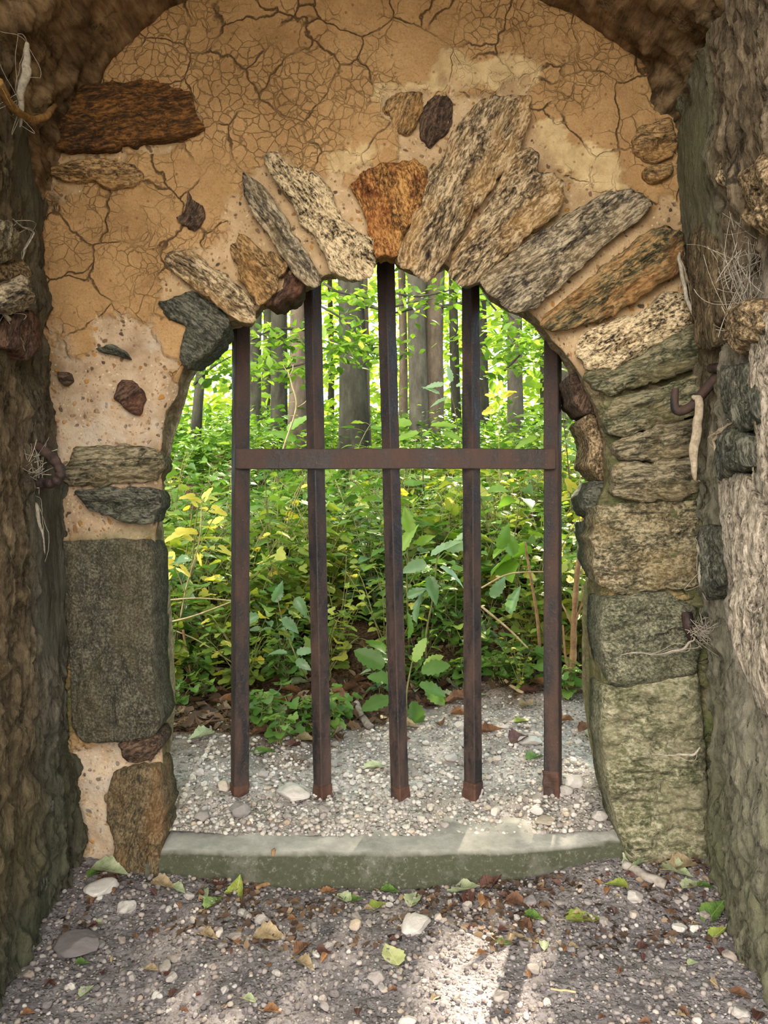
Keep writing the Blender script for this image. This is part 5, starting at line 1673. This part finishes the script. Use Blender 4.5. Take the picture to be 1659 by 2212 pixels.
for (pth, r, lab) in (
        ([(360, 1345, 2.4), (420, 1330, 2.38), (500, 1300, 2.36)], .003, 'long green-yellow bramble cane crossing low behind the first bar'),
        ([(365, 1296, 2.4), (430, 1292, 2.38), (505, 1298, 2.36)], .0026, 'straight pale cane crossing behind the first bar'),
        ([(372, 1360, 2.42), (430, 1385, 2.4), (500, 1430, 2.38)], .0026, 'pale cane slanting down to the first bar'),
        ([(395, 1360, 2.4), (405, 1420, 2.38), (416, 1480, 2.36)], .004, 'brown upright twig near the left jamb'),
        ([(1040, 1270, 2.4), (1100, 1240, 2.38), (1175, 1235, 2.36)], .003, 'pale arching cane between the fourth and fifth bars'),
        ([(1040, 1310, 2.42), (1100, 1360, 2.4), (1140, 1400, 2.38)], .004, 'green cane slanting down between the fourth and fifth bars')):
    P = pathpts(pth, 0, 24)
    o = thing('bramble_cane', lab, 'cane', P[0])
    acc = Acc()
    acc.tube(P - P[0], np.linspace(r, r * .7, 24), 6)
    acc.build('cane_rod', MDRY if 'brown' not in lab else MBROWN, o)


def stick(p0, p1, r, label, mat=MBROWN, hf=True):
    a = np.array(floor_at(*p0)); b = np.array(floor_at(*p1))
    a[2] += r * .8; b[2] += r * .8
    t = np.linspace(0, 1, 16)[:, None]
    P = a * (1 - t) + b * t
    P[:, 2] = [(fz(q[0], q[1])[0] if q[1] < 1.47 else gz(q[0], q[1])[0]) + r * .7 for q in P]
    P += fbm(P, 20, 3, 9)[:, None] * np.array([.004, .004, .0])
    acc = Acc()
    acc.tube(P - a, r * (1 + .18 * fbm(P, 40, 3, 4)), 8)
    o = acc.build('stick', mat, None, loc=a)
    return tag(o, label, 'stick')


MGREYWOOD = plain('grey weathered wood', (0.17, 0.145, 0.13), (0.36, 0.33, 0.30), 50)
stick((1345, 1878), (1438, 1920), .009, 'grey weathered twig lying at the right end of the sill', MGREYWOOD)
stick((768, 1525), (800, 1575), .0105, 'short dark grey stick on the gravel left of the middle bar', MGREYWOOD)
stick((435, 1440), (500, 1452), .007, 'pale stick on the leaf litter near the left jamb', MDRY)
stick((1190, 2140), (1245, 2145), .0016, 'thin pale straw on the floor at right', MDRY)
stick((555, 1922), (592, 1908), .004, 'short dark curved twig below the sill', MBROWN)
stick((1090, 1470), (1130, 1500), .005, 'pale stick on the litter left of the fifth bar', MDRY)


# ------------------------------------------------------------------ fallen leaves
def fallenmat(name, c0, c1, c2):
    m, nt = M(name)
    b = NB(nt)
    co = b.coords('Object')
    n = b.noise(co, 45, 5, .7)
    sx = b.n('ShaderNodeSeparateXYZ')
    b.set(sx.inputs[0], co)
    ax = b.math('ABSOLUTE', sx.outputs[1])
    # side veins, running forward from the midrib
    vv = b.math('FRACT', b.math('MULTIPLY', b.math('SUBTRACT', sx.outputs[0], b.math('MULTIPLY', ax, .9)), 170.0))
    vein = b.ramp(vv, [(0.0, 1), (.16, 0), (.9, 0), (1, 1)])
    mid = b.ramp(b.math('MULTIPLY', ax, 100.0), [(.04, 1), (.09, 0)])
    v = b.math('MAXIMUM', b.math('MULTIPLY', vein, .45), mid)
    c = b.ramp(n, [(.36, c0), (.5, c1), (.64, c2)])
    c = b.mix(b.math('MULTIPLY', v, .5), c, tuple(min(1, x * 1.5 + .05) for x in c2))
    p, o = b.finish(c, .6, b.math('SUBTRACT', n, v), .4, .002, .3)
    t = b.n('ShaderNodeBsdfTranslucent')
    b.set(t.inputs[0], c)
    mx = b.n('ShaderNodeMixShader')
    mx.inputs[0].default_value = .25
    nt.links.new(p.outputs[0], mx.inputs[1])
    nt.links.new(t.outputs[0], mx.inputs[2])
    nt.links.new(mx.outputs[0], o.inputs[0])
    return m


FM = {'pale': fallenmat('pale green fallen leaf', (.22, .27, .15), (.34, .40, .24), (.46, .50, .33)),
      'green': fallenmat('green fallen leaf', (.04, .085, .02), (.09, .17, .035), (.16, .26, .06)),
      'yell': fallenmat('yellow green fallen leaf', (.22, .19, .035), (.19, .28, .05), (.38, .40, .10)),
      'brown': fallenmat('brown fallen leaf', (.07, .035, .022), (.15, .075, .042), (.25, .135, .075)),
      'dark': fallenmat('dark red brown fallen leaf', (.045, .02, .018), (.095, .042, .034), (.15, .075, .055)),
      'orange': fallenmat('orange brown fallen leaf', (.14, .065, .03), (.24, .12, .055), (.34, .19, .095)),
      'tan': fallenmat('tan dry fallen leaf', (.20, .15, .085), (.34, .265, .16), (.47, .385, .25)),
      'lime': fallenmat('light yellow fallen leaf', (.42, .46, .18), (.54, .58, .27), (.66, .68, .38))}
MPET = plain('leaf stalk', (.20, .15, .07), (.34, .26, .13), 60)
FSEED = [0]


def fallen(px, py, lpx, an, mat, label, curl=.3, kind='ovate', W=.62, tilt=0.0, stalk_=True, group=None, name='fallen_leaf', roll=0.0):
    FSEED[0] += 1
    rg = np.random.default_rng(900 + FSEED[0])
    x, y, z = floor_at(px, py)
    L = lpx / F * y * (1.0 if abs(math.sin(math.radians(an))) < .5 else 1.25)
    V, Fs = blade(L, L * W * (1 - .35 * max(0, curl - .3)), kind, rg, 13, .08, rg.uniform(-.10, .10), min(curl, .5), .06)
    V = V - [L * .5, 0, 0]
    V[:, 2] -= V[:, 2].min()
    o = thing(name, label, 'leaf', (x, y, z + .002), (roll, -tilt, math.radians(an)), group)
    me = mesh('leaf_blade', V, Fs, True, None, FM[mat])
    put('leaf_blade', me, o)
    if stalk_:
        acc = Acc()
        z0 = V[2, 2]
        acc.tube(np.array([[-.5 * L, 0, z0], [-.62 * L, .01 * L, z0 * .6 + .001], [-.78 * L, .05 * L, .0015]]), .0007, 5)
        acc.build('leaf_stalk', MPET, o)
    return o


LEAVES = [
    (1385, 1868, 80, 10, 'pale', 'pale green curled leaf leaning on the boulder foot above the twig', .5), (1485, 1878, 85, 15, 'tan', 'long pale curled leaf in the right corner', .8),
    (1462, 1890, 60, -50, 'pale', 'olive pale leaf left of the long curled leaf in the corner', .5), (1498, 1916, 60, 20, 'pale', 'grey-green flat leaf below the long curled leaf', .2),
    (1527, 1922, 42, -10, 'green', 'small green leaf against the right wall corner', .2), (1330, 1918, 52, 150, 'yell', 'dark green and yellow leaf beside the grey twig', .3),
    (1545, 1975, 62, 35, 'green', 'green leaf tilted against the foot of the right wall', .3), (1552, 2020, 48, 20, 'yell', 'round yellow-green leaf below the tilted green one', .3),
    (1263, 1992, 84, 5, 'yell', 'big yellow-green leaf with an orange edge lying right of centre', .15), (1152, 1986, 52, -30, 'green', 'dark green leaf left of the big yellow-green leaf', .3),
    (1002, 1926, 84, -28, 'pale', 'pale green leaf leaning on the sill with a thin stalk', .35), (1012, 1943, 38, 80, 'dark', 'dark red-brown leaf in front of the pale leaning leaf', .4),
    (1066, 1912, 52, 40, 'dark', 'curled dark brown leaf right of the pale leaning leaf', .6), (1050, 1950, 42, 60, 'orange', 'orange-brown folded leaf below the curled dark brown leaf', .6),
    (842, 1930, 46, -15, 'green', 'dark green leaf under the middle of the sill', .3), (893, 1948, 48, 75, 'pale', 'pale green pointed leaf under the middle of the sill', .3),
    (846, 2068, 64, 110, 'lime', 'light yellow-green veined leaf alone on the bare floor', .12), (1088, 2044, 36, 0, 'green', 'small grey-green leaf at the top of the sun streaks', .3),
    (1043, 2066, 28, 20, 'orange', 'small orange leaf lit by the sun streak', .4), (1498, 2087, 30, 20, 'pale', 'small olive leaf front right', .3),
    (1600, 2155, 38, -40, 'brown', 'brown leaf at the foot of the right wall front', .3), (1393, 2050, 34, 20, 'dark', 'dark brown curled leaf right of the floor centre', .6),
    (1640, 2200, 36, 50, 'dark', 'dark leaf in the lower right corner', .4), (237, 1890, 90, -8, 'pale', 'grey-green large leaf under the left jamb', .3),
    (206, 1893, 32, 60, 'green', 'small dark green leaf left of the grey-green large leaf', .3), (512, 1930, 56, 82, 'yell', 'green and yellow leaf standing on edge below the sill', .5),
    (482, 1918, 44, -50, 'dark', 'dark brown leaf left of the standing green and yellow leaf', .5), (534, 1935, 44, 0, 'brown', 'reddish brown leaf right of the standing green and yellow leaf', .3),
    (462, 1955, 44, 60, 'green', 'green pointed leaf below the dark brown leaf', .3), (440, 1940, 34, -60, 'pale', 'pale folded leaf left of the green pointed leaf', .5),
    (352, 1918, 66, -15, 'tan', 'tan curled strip leaf in the litter at left', .8), (384, 1928, 46, -30, 'pale', 'olive leaf right of the tan curled strip leaf', .3),
    (710, 1932, 40, 10, 'orange', 'round orange-brown leaf below the sill, left of centre', .3), (765, 1950, 46, 20, 'green', 'rounded green leaf right of the round orange-brown leaf', .3),
    (737, 1946, 42, 140, 'pale', 'pale leaf between the orange-brown and the green leaf', .4), (818, 1962, 40, 50, 'yell', 'brown-yellow leaf below the dark green sill leaf', .4),
    (585, 2032, 82, -6, 'tan', 'long tan-brown leaf on the left half of the floor', .5), (452, 2030, 46, -20, 'tan', 'pale tan leaf left of the long tan-brown leaf', .7),
    (507, 2040, 28, -40, 'orange', 'small orange leaf between the two tan leaves', .4), (176, 2086, 34, 10, 'green', 'green sliver leaf under the large grey stone', .4),
    (216, 2000, 28, 30, 'pale', 'small pale green leaf near the left wall', .4), (188, 2146, 34, 70, 'pale', 'pale green leaf front left', .3),
    (540, 2168, 36, -20, 'pale', 'green-grey sliver leaf at the front edge', .4), (60, 2194, 32, 10, 'orange', 'orange leaf in the lower left corner', .3),
    (590, 2190, 44, -5, 'orange', 'orange-brown leaf at the front edge', .4), (328, 2098, 36, -15, 'tan', 'tan leaf right of the pale pebbles', .3),
    (362, 2112, 26, -30, 'dark', 'dark torn leaf below the pale pebbles', .4), (660, 2090, 44, -40, 'tan', 'pale dry leaf left of the light yellow-green leaf', .7),
    (700, 2062, 40, 5, 'dark', 'dark brown leaf above the pale dry leaf', .5), (655, 2055, 44, 60, 'brown', 'brown curled leaf in the litter left of centre', .6),
    (1120, 1960, 60, -20, 'brown', 'grey-brown torn leaf under the right half of the sill', .5), (1135, 2010, 44, -60, 'brown', 'brown leaf under the dark green leaf', .5),
    (1175, 2046, 30, 80, 'pale', 'pale upright leaf scrap right of the sun streaks', .5),
    (1128, 1560, 42, 25, 'yell', 'yellow-green leaf lying on the gravel between the fourth and fifth bars', .2), (575, 1583, 60, 20, 'brown', 'shiny brown leaf by the first bar foot', .4),
    (640, 1612, 34, 40, 'dark', 'small reddish leaf on the gravel left of the second bar', .4), (575, 1628, 60, 25, 'green', 'green leaf lying on the gravel right of the first bar', .2),
    (815, 1660, 60, 15, 'pale', 'pale green leaf on the gravel left of the middle bar foot', .2), (1158, 1640, 44, 40, 'green', 'green leaf on the gravel left of the fifth bar', .3),
    (935, 1525, 44, 20, 'brown', 'brown leaf right of the young plant', .4), (450, 1460, 60, -10, 'tan', 'tan leaf on the litter near the left jamb', .4),
    (1140, 1478, 60, 60, 'green', 'dull green leaf on the litter left of the fifth bar', .3), (980, 1510, 60, 30, 'pale', 'pale crumpled leaf left of the fourth bar', .4),
    (480, 1500, 50, 10, 'dark', 'red-brown leaf left of the first bar', .4), (650, 1480, 54, 30, 'pale', 'pale folded leaf on the litter left of the second bar', .6),
]
for a in LEAVES:
    lay = .9 if 'standing' in a[5] else (.45 if ('leaning' in a[5] or 'tilted' in a[5]) else 0.0)
    fallen(a[0], a[1], a[2], a[3], a[4], a[5], a[6], tilt=lay)
rg = np.random.default_rng(15)
proto_l = [fallen(600, 1500, 46, 0, m, 'dry leaf lying in the leaf litter under the undergrowth', .45, stalk_=False, group='dry leaves in the litter') for m in ('brown', 'dark', 'tan', 'orange', 'brown', 'pale')]
for k, o in enumerate(proto_l):
    x, y = rg.uniform(-.5, .5), rg.uniform(2.05, 2.4)
    o.location = (x, y, gz(x, y)[0] + .003)
for k in range(170):
    y = rg.uniform(1.92, 2.7)
    x = rg.uniform(-.34, .34) * y * .95
    if y < 2.2 and x > -.1 and rg.random() < .7:
        continue
    dup(proto_l[k % 6], (x, y, gz(x, y)[0] + .004), (rg.uniform(-.4, .4), rg.uniform(-.4, .4), rg.uniform(0, 6.3)), rg.uniform(.7, 1.3))
proto_s = [fallen(600, 2000, 26, 0, m, 'small leaf scrap lying in the litter on the dirt floor', .5, stalk_=False, group='leaf scraps on the dirt floor', name='leaf_scrap') for m in ('brown', 'dark', 'tan', 'orange', 'dark')]
for k, o in enumerate(proto_s):
    x, y = rg.uniform(-.4, .4), rg.uniform(1.3, 1.44)
    o.location = (x, y, fz(x, y)[0] + .002)
for k in range(95):
    y = 1.44 - .38 * rg.random() ** 2.0
    x = rg.uniform(-.55, .58) * (.6 + .4 * y / 1.44)
    dup(proto_s[k % 5], (x, y, fz(x, y)[0] + .003), (rg.uniform(-.5, .5), rg.uniform(-.5, .5), rg.uniform(0, 6.3)), rg.uniform(.45, 1.0))

# ------------------------------------------------------------------ trees beyond
def bark(name, c0, c1, c2):
    m, nt = M(name)
    b = NB(nt)
    st = b.coords('Object', (1, 1, .35))
    n = b.noise(st, 9, 6, .7)
    k = b.ramp(b.noise(b.coords('Object', (1, 1, 2.2)), 14, 4, .7), [(.66, 0), (.72, 1)])
    c = b.ramp(n, [(.36, c0), (.5, c1), (.66, c2)])
    c = b.mix(b.math('MULTIPLY', k, .6), c, (.03, .025, .02))
    b.finish(c, .92, n, .5, .02, .15)
    return m


MBARK = bark('smooth grey beech bark', (.03, .028, .023), (.055, .052, .042), (.085, .08, .065))
MBARKD = bark('dark mossy bark', (.014, .014, .010), (.028, .028, .021), (.048, .047, .035))
MBARKB = bark('warm brown bark', (.038, .030, .022), (.070, .056, .042), (.11, .088, .067))
MCANOPY = leafmat('wood leaves', [(0, (.05, .11, .02)), (.4, (.11, .21, .035)), (.75, (.22, .34, .06)), (1, (.36, .46, .10))], .45, .55, .35)


def leafcloud(C, size, rg, updir=None):
    """many two-quad folded leaves; C (n,3) centres"""
    n = len(C)
    T = np.array([(-.5, 0, 0), (-.12, .27, .05), (.22, .20, .03), (.5, 0, -.06), (.22, -.20, .03), (-.12, -.27, .05)])
    a = rg.uniform(0, 6.283, n)
    tl = rg.normal(0, .45, n)
    rl = rg.normal(0, .5, n)
    ca, sa, ct, st, cr, sr = np.cos(a), np.sin(a), np.cos(tl), np.sin(tl), np.cos(rl), np.sin(rl)
    X = np.stack([ca * ct, sa * ct, st], 1)
    Y = np.stack([-sa * cr - ca * st * sr, ca * cr - sa * st * sr, ct * sr], 1)
    Z = np.cross(X, Y)
    s = size * rg.uniform(.6, 1.25, n)
    V = (T[None, :, 0, None] * X[:, None] + T[None, :, 1, None] * Y[:, None] + T[None, :, 2, None] * Z[:, None]) * s[:, None, None] + C[:, None]
    b = (np.arange(n) * 6)[:, None]
    Fs = np.concatenate([b + np.array([[0, 3, 2, 1]]), b + np.array([[0, 5, 4, 3]])])
    Fs = np.concatenate([np.concatenate([b + [0], b + [3], b + [2], b + [1]], 1), np.concatenate([b + [0], b + [5], b + [4], b + [3]], 1)])
    lv = np.repeat(np.clip(rg.normal(.5, .25, n), 0, 1), 6)
    return V.reshape(-1, 3), Fs, lv


S3 = np.array(SUN_DIR)


def sun_gap(C):
    """leaves that keep the sun off the lit patches of the dirt floor are missing from the crowns"""
    hit = C - S3 * ((C[:, 2]) / S3[2])[:, None]
    k1 = (hit[:, 0] > .04) & (hit[:, 0] < .25) & (hit[:, 1] > .75) & (hit[:, 1] < 1.215)
    k2 = (hit[:, 0] > -.42) & (hit[:, 0] < .02) & (hit[:, 1] > .8) & (hit[:, 1] < 1.30) & (_hash((hit[:, 0] * 40).astype(np.int64), (hit[:, 1] * 40).astype(np.int64), 0 * hit[:, 0].astype(np.int64), 3) > .45)
    return ~(k1 | k2)


def tree(label, px, wpx, d, mat, lean=0.0, crown=1600, top=7.5, pxtop=None, boughs=(), seed=0, spread=2.2, zlo=3.6):
    x = (px - CX) / F * d
    z0 = gz(x, d)[0] - .1
    o = thing('tree', label, 'tree', (x, d, z0))
    rg = np.random.default_rng(1200 + seed)
    r = wpx / F * d / 2
    m = 40
    t = np.linspace(0, 1, m)
    hh = top
    P = np.stack([lean * hh * t + .03 * np.sin(t * 7 + seed), .02 * np.cos(t * 5 + seed) + t * 0, hh * t], 1)
    R = r * (1 - .55 * t) * (1 + .55 * np.exp(-t * hh / .22))
    acc = Acc()
    acc.tube(P, R, 22)
    V = np.concatenate(acc.V)
    q = V + [seed * 3, 0, 0]
    cen = np.repeat(P, 22, 0)
    dr = V - cen
    V = V + dr * (fbm(q * [1, 1, .3], 5, 3, seed) * .07)[:, None]
    me = mesh('trunk', V, acc.F, True, None, mat)
    put('trunk', me, o)
    for pth in boughs:
        bp = local(pathpts(pth, 0, 30), o)
        acc = Acc()
        acc.tube(bp, np.linspace(.020, .006, 30) * d / 7, 7)
        acc.build('bough', MBARKD, o)
    if crown:
        nb = crown // 22
        c = np.stack([rg.normal(0, spread * .5, nb), rg.normal(0, spread * .5, nb), rg.uniform(zlo, top + .8, nb)], 1)
        C = (c[:, None] + rg.normal(0, 1, (nb, 22, 3)) * [.30, .30, .10]).reshape(-1, 3)
        C = C[sun_gap(C + np.array([x, d, z0]))]
        V, Fs, lv = leafcloud(C, .13, rg)
        put('crown', mesh('crown', V, Fs, True, {'lv': lv}, MCANOPY), o)
    return o


tree('dark smooth trunk standing between the second and third bars', 758, 64, 5.9, MBARKD, -.012, 2200, seed=1, boughs=[[(770, 665, 5.9), (800, 662, 5.8), (830, 668, 5.7), (880, 655, 5.6), (960, 640, 5.5)], [(740, 715, 5.9), (660, 712, 5.7), (590, 712, 5.6), (545, 735, 5.5)]])
tree('second stem close against the dark smooth trunk', 782, 28, 6.05, MBARKB, .006, 900, seed=2)
tree('thick double grey trunk right of the middle bar, its left half', 908, 44, 7.2, MBARK, -.004, 2000, seed=3, boughs=[[(905, 660, 7.2), (870, 672, 7.0), (850, 676, 6.9)]])
tree('thick double grey trunk right of the middle bar, its right half', 942, 46, 7.3, MBARKB, .004, 1600, seed=4, boughs=[[(945, 665, 7.3), (1000, 655, 7.1), (1060, 650, 7.0), (1110, 690, 6.9)]])
tree('dark leaning trunk left of the second bar', 612, 38, 7.0, MBARKD, -.03, 1800, seed=5)
tree('brown trunk half hidden by the second bar', 640, 42, 6.4, MBARKB, .0, 1200, seed=6)
tree('slim pale trunk just right of the middle bar', 866, 20, 9.5, MBARKB, .0, 900, seed=7)
tree('dark trunk hidden behind the fourth bar', 1035, 34, 9.0, MBARKD, .004, 1500, seed=8)
tree('slim dark trunk left of the fourth bar', 985, 22, 10.0, MBARKD, -.004, 900, seed=9)
tree('greenish trunk seen under the right end of the arch', 1118, 34, 8.0, MBARK, .0, 1500, seed=10)
tree('dark little trunk at the left end of the opening', 424, 22, 6.5, MBARKD, .05, 1000, seed=11, top=5.5)
tree('far slim trunk at the left between the first two bars', 572, 22, 12.5, MBARK, .01, 900, seed=12)
tree('far thin trunk right of the second bar', 712, 14, 14.0, MBARKD, .0, 600, seed=13)
tree('far thin trunk near the fifth bar', 1175, 24, 12.0, MBARKD, .0, 900, seed=14)
for k, (x, y_, sd) in enumerate(((-2.6, 4.2, 31), (2.7, 4.8, 32), (-3.6, 8.5, 33), (4.2, 9.0, 34), (1.9, 8.2, 35), (-1.8, 10.5, 36))):
    tree(['grey trunk well left of the opening', 'grey trunk well right of the opening', 'far trunk on the left bank', 'far trunk on the right bank', 'trunk behind the right jamb', 'trunk behind the left bars'][k],
         CX + x / y_ * F, .30 / y_ * F, y_, MBARK, .0, 3200, 7.5, seed=sd, spread=3.0, zlo=2.6)


tree('grey trunk right of the opening, added out of view with a dense sun-blocking crown', CX + 2.1 / 5.8 * F, .28 / 5.8 * F, 5.8, MBARK, -.04, 9000, 7.5, seed=41, spread=2.6, zlo=2.6)  # added unseen tree; its thick crown holds the sun off the floor


MFAR = leafmat('sunlit far leaves', [(0, (.14, .24, .04)), (.4, (.26, .38, .06)), (1, (.50, .58, .14))], .5, .65, .3)  # paler, yellower than the wood leaves: sun glow put into the colour


# sprays of beech leaves hanging through the view
def spray(label, path, n, size, seed, width=.16):
    P = pathpts(path, 0, 30)
    o = thing('leafy_branch', label, 'branch', P[0])
    rg = np.random.default_rng(seed)
    acc = Acc()
    acc.tube(P - P[0], np.linspace(.009, .003, 30), 6)
    acc.build('branch_wood', MBARKD, o)
    i = rg.integers(4, 30, n)
    C = P[i] - P[0] + rg.normal(0, 1, (n, 3)) * [width, width, width * .28] + [0, 0, -.02]
    V, Fs, lv = leafcloud(C, size, rg)
    put('foliage', mesh('foliage', V, Fs, True, {'lv': lv}, MCANOPY), o)
    return o


spray('leafy branch hanging across the gap right of the first bar', [(500, 690, 5.2), (560, 720, 5.0), (620, 735, 4.9), (660, 740, 4.9)], 130, .075, 1)
spray('leafy branch drooping in front of the dark smooth trunk', [(690, 660, 5.2), (740, 690, 5.0), (790, 740, 4.9), (815, 770, 4.9)], 150, .075, 2)
spray('bright leaf spray low in front of the dark smooth trunk', [(715, 735, 5.0), (750, 745, 4.9), (790, 745, 4.9), (820, 745, 4.9)], 110, .08, 3, .12)
spray('leafy twigs crossing before the thick double trunk', [(840, 630, 5.0), (900, 640, 4.9), (960, 630, 4.8), (990, 620, 4.8)], 120, .07, 4, .12)
spray('dense leafy branch right of the fourth bar', [(1030, 620, 5.4), (1080, 680, 5.2), (1130, 730, 5.1), (1170, 760, 5.1)], 260, .075, 5, .22)
spray('leafy bush top left of the fifth bar', [(1090, 800, 4.8), (1120, 770, 4.7), (1150, 740, 4.7), (1180, 720, 4.7)], 300, .07, 6, .20)
spray('leaf spray low between the first two bars', [(545, 790, 4.9), (590, 800, 4.8), (640, 790, 4.8), (660, 785, 4.8)], 150, .07, 7, .15)
spray('leafy twigs at the left end of the opening', [(420, 830, 4.3), (450, 800, 4.2), (480, 780, 4.2), (500, 770, 4.2)], 160, .07, 8, .14)
spray('leaf spray under the arch between second and third bars', [(700, 612, 4.7), (730, 630, 4.6), (780, 640, 4.6), (800, 650, 4.6)], 70, .065, 9, .1)

# far foliage of the wood
rg = np.random.default_rng(555)
n = 46000
yy = rg.uniform(11, 26, n)
xx = rg.uniform(-.62, .62, n) * yy
C = np.stack([xx, yy, gz(xx, yy) + rg.uniform(0, 1, n) ** 1.2 * (yy * .42)], 1)
keep = fbm(C * [1, .6, 1.3], .8, 3, 61) > -.45
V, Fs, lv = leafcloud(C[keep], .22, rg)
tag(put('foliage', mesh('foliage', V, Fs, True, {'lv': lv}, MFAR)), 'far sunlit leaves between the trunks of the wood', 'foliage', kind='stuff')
n = 9000
yy = rg.uniform(6.6, 15, n)
xx = rg.uniform(-.5, .5, n) * yy
C = np.stack([xx, yy, gz(xx, yy) + .02 + rg.random(n) ** 2.4 * .40], 1)
V, Fs, lv = leafcloud(C, .12, rg)
tag(put('undergrowth', mesh('undergrowth', V, Fs, True, {'lv': lv}, MCANOPY)), 'low leaves covering the far bank around the trunks', 'undergrowth', kind='stuff')

# fine crumbled leaf litter under the sill and under the plants
MLIT = leafmat('crumbled brown leaf litter', [(0, (.03, .02, .016)), (.4, (.08, .05, .035)), (.75, (.16, .10, .06)), (1, (.30, .23, .15))], .7, .1, .2)
rg = np.random.default_rng(808)
n = 1700
yy = 1.455 - .20 * rg.random(n) ** 1.5
xx = rg.uniform(-.56, .60, n)
keep = np.abs(fbm(np.stack([xx, yy, xx * 0], 1), 7, 3, 91)) < .42
xx, yy = xx[keep], yy[keep]
V, Fs, lv = leafcloud(np.stack([xx, yy, fz(xx, yy) + .003], 1), .016, rg)
tag(put('leaf_litter', mesh('leaf_litter', V, Fs, True, {'lv': lv}, MLIT)), 'crumbled dark leaf litter on the floor along the sill', 'leaf litter', kind='stuff')
n = 1500
yy = rg.uniform(1.98, 2.75, n)
xx = rg.uniform(-.36, .36, n) * yy
keep = (yy - .40 * sstep(-.2, .2, xx) + rg.normal(0, .05, n)) > 1.98
xx, yy = xx[keep], yy[keep]
V, Fs, lv = leafcloud(np.stack([xx, yy, gz(xx, yy) + .008], 1), .045, rg)
tag(put('leaf_litter', mesh('leaf_litter', V, Fs, True, {'lv': lv}, MLIT)), 'brown leaf litter under the plants beyond the gravel', 'leaf litter', kind='stuff')
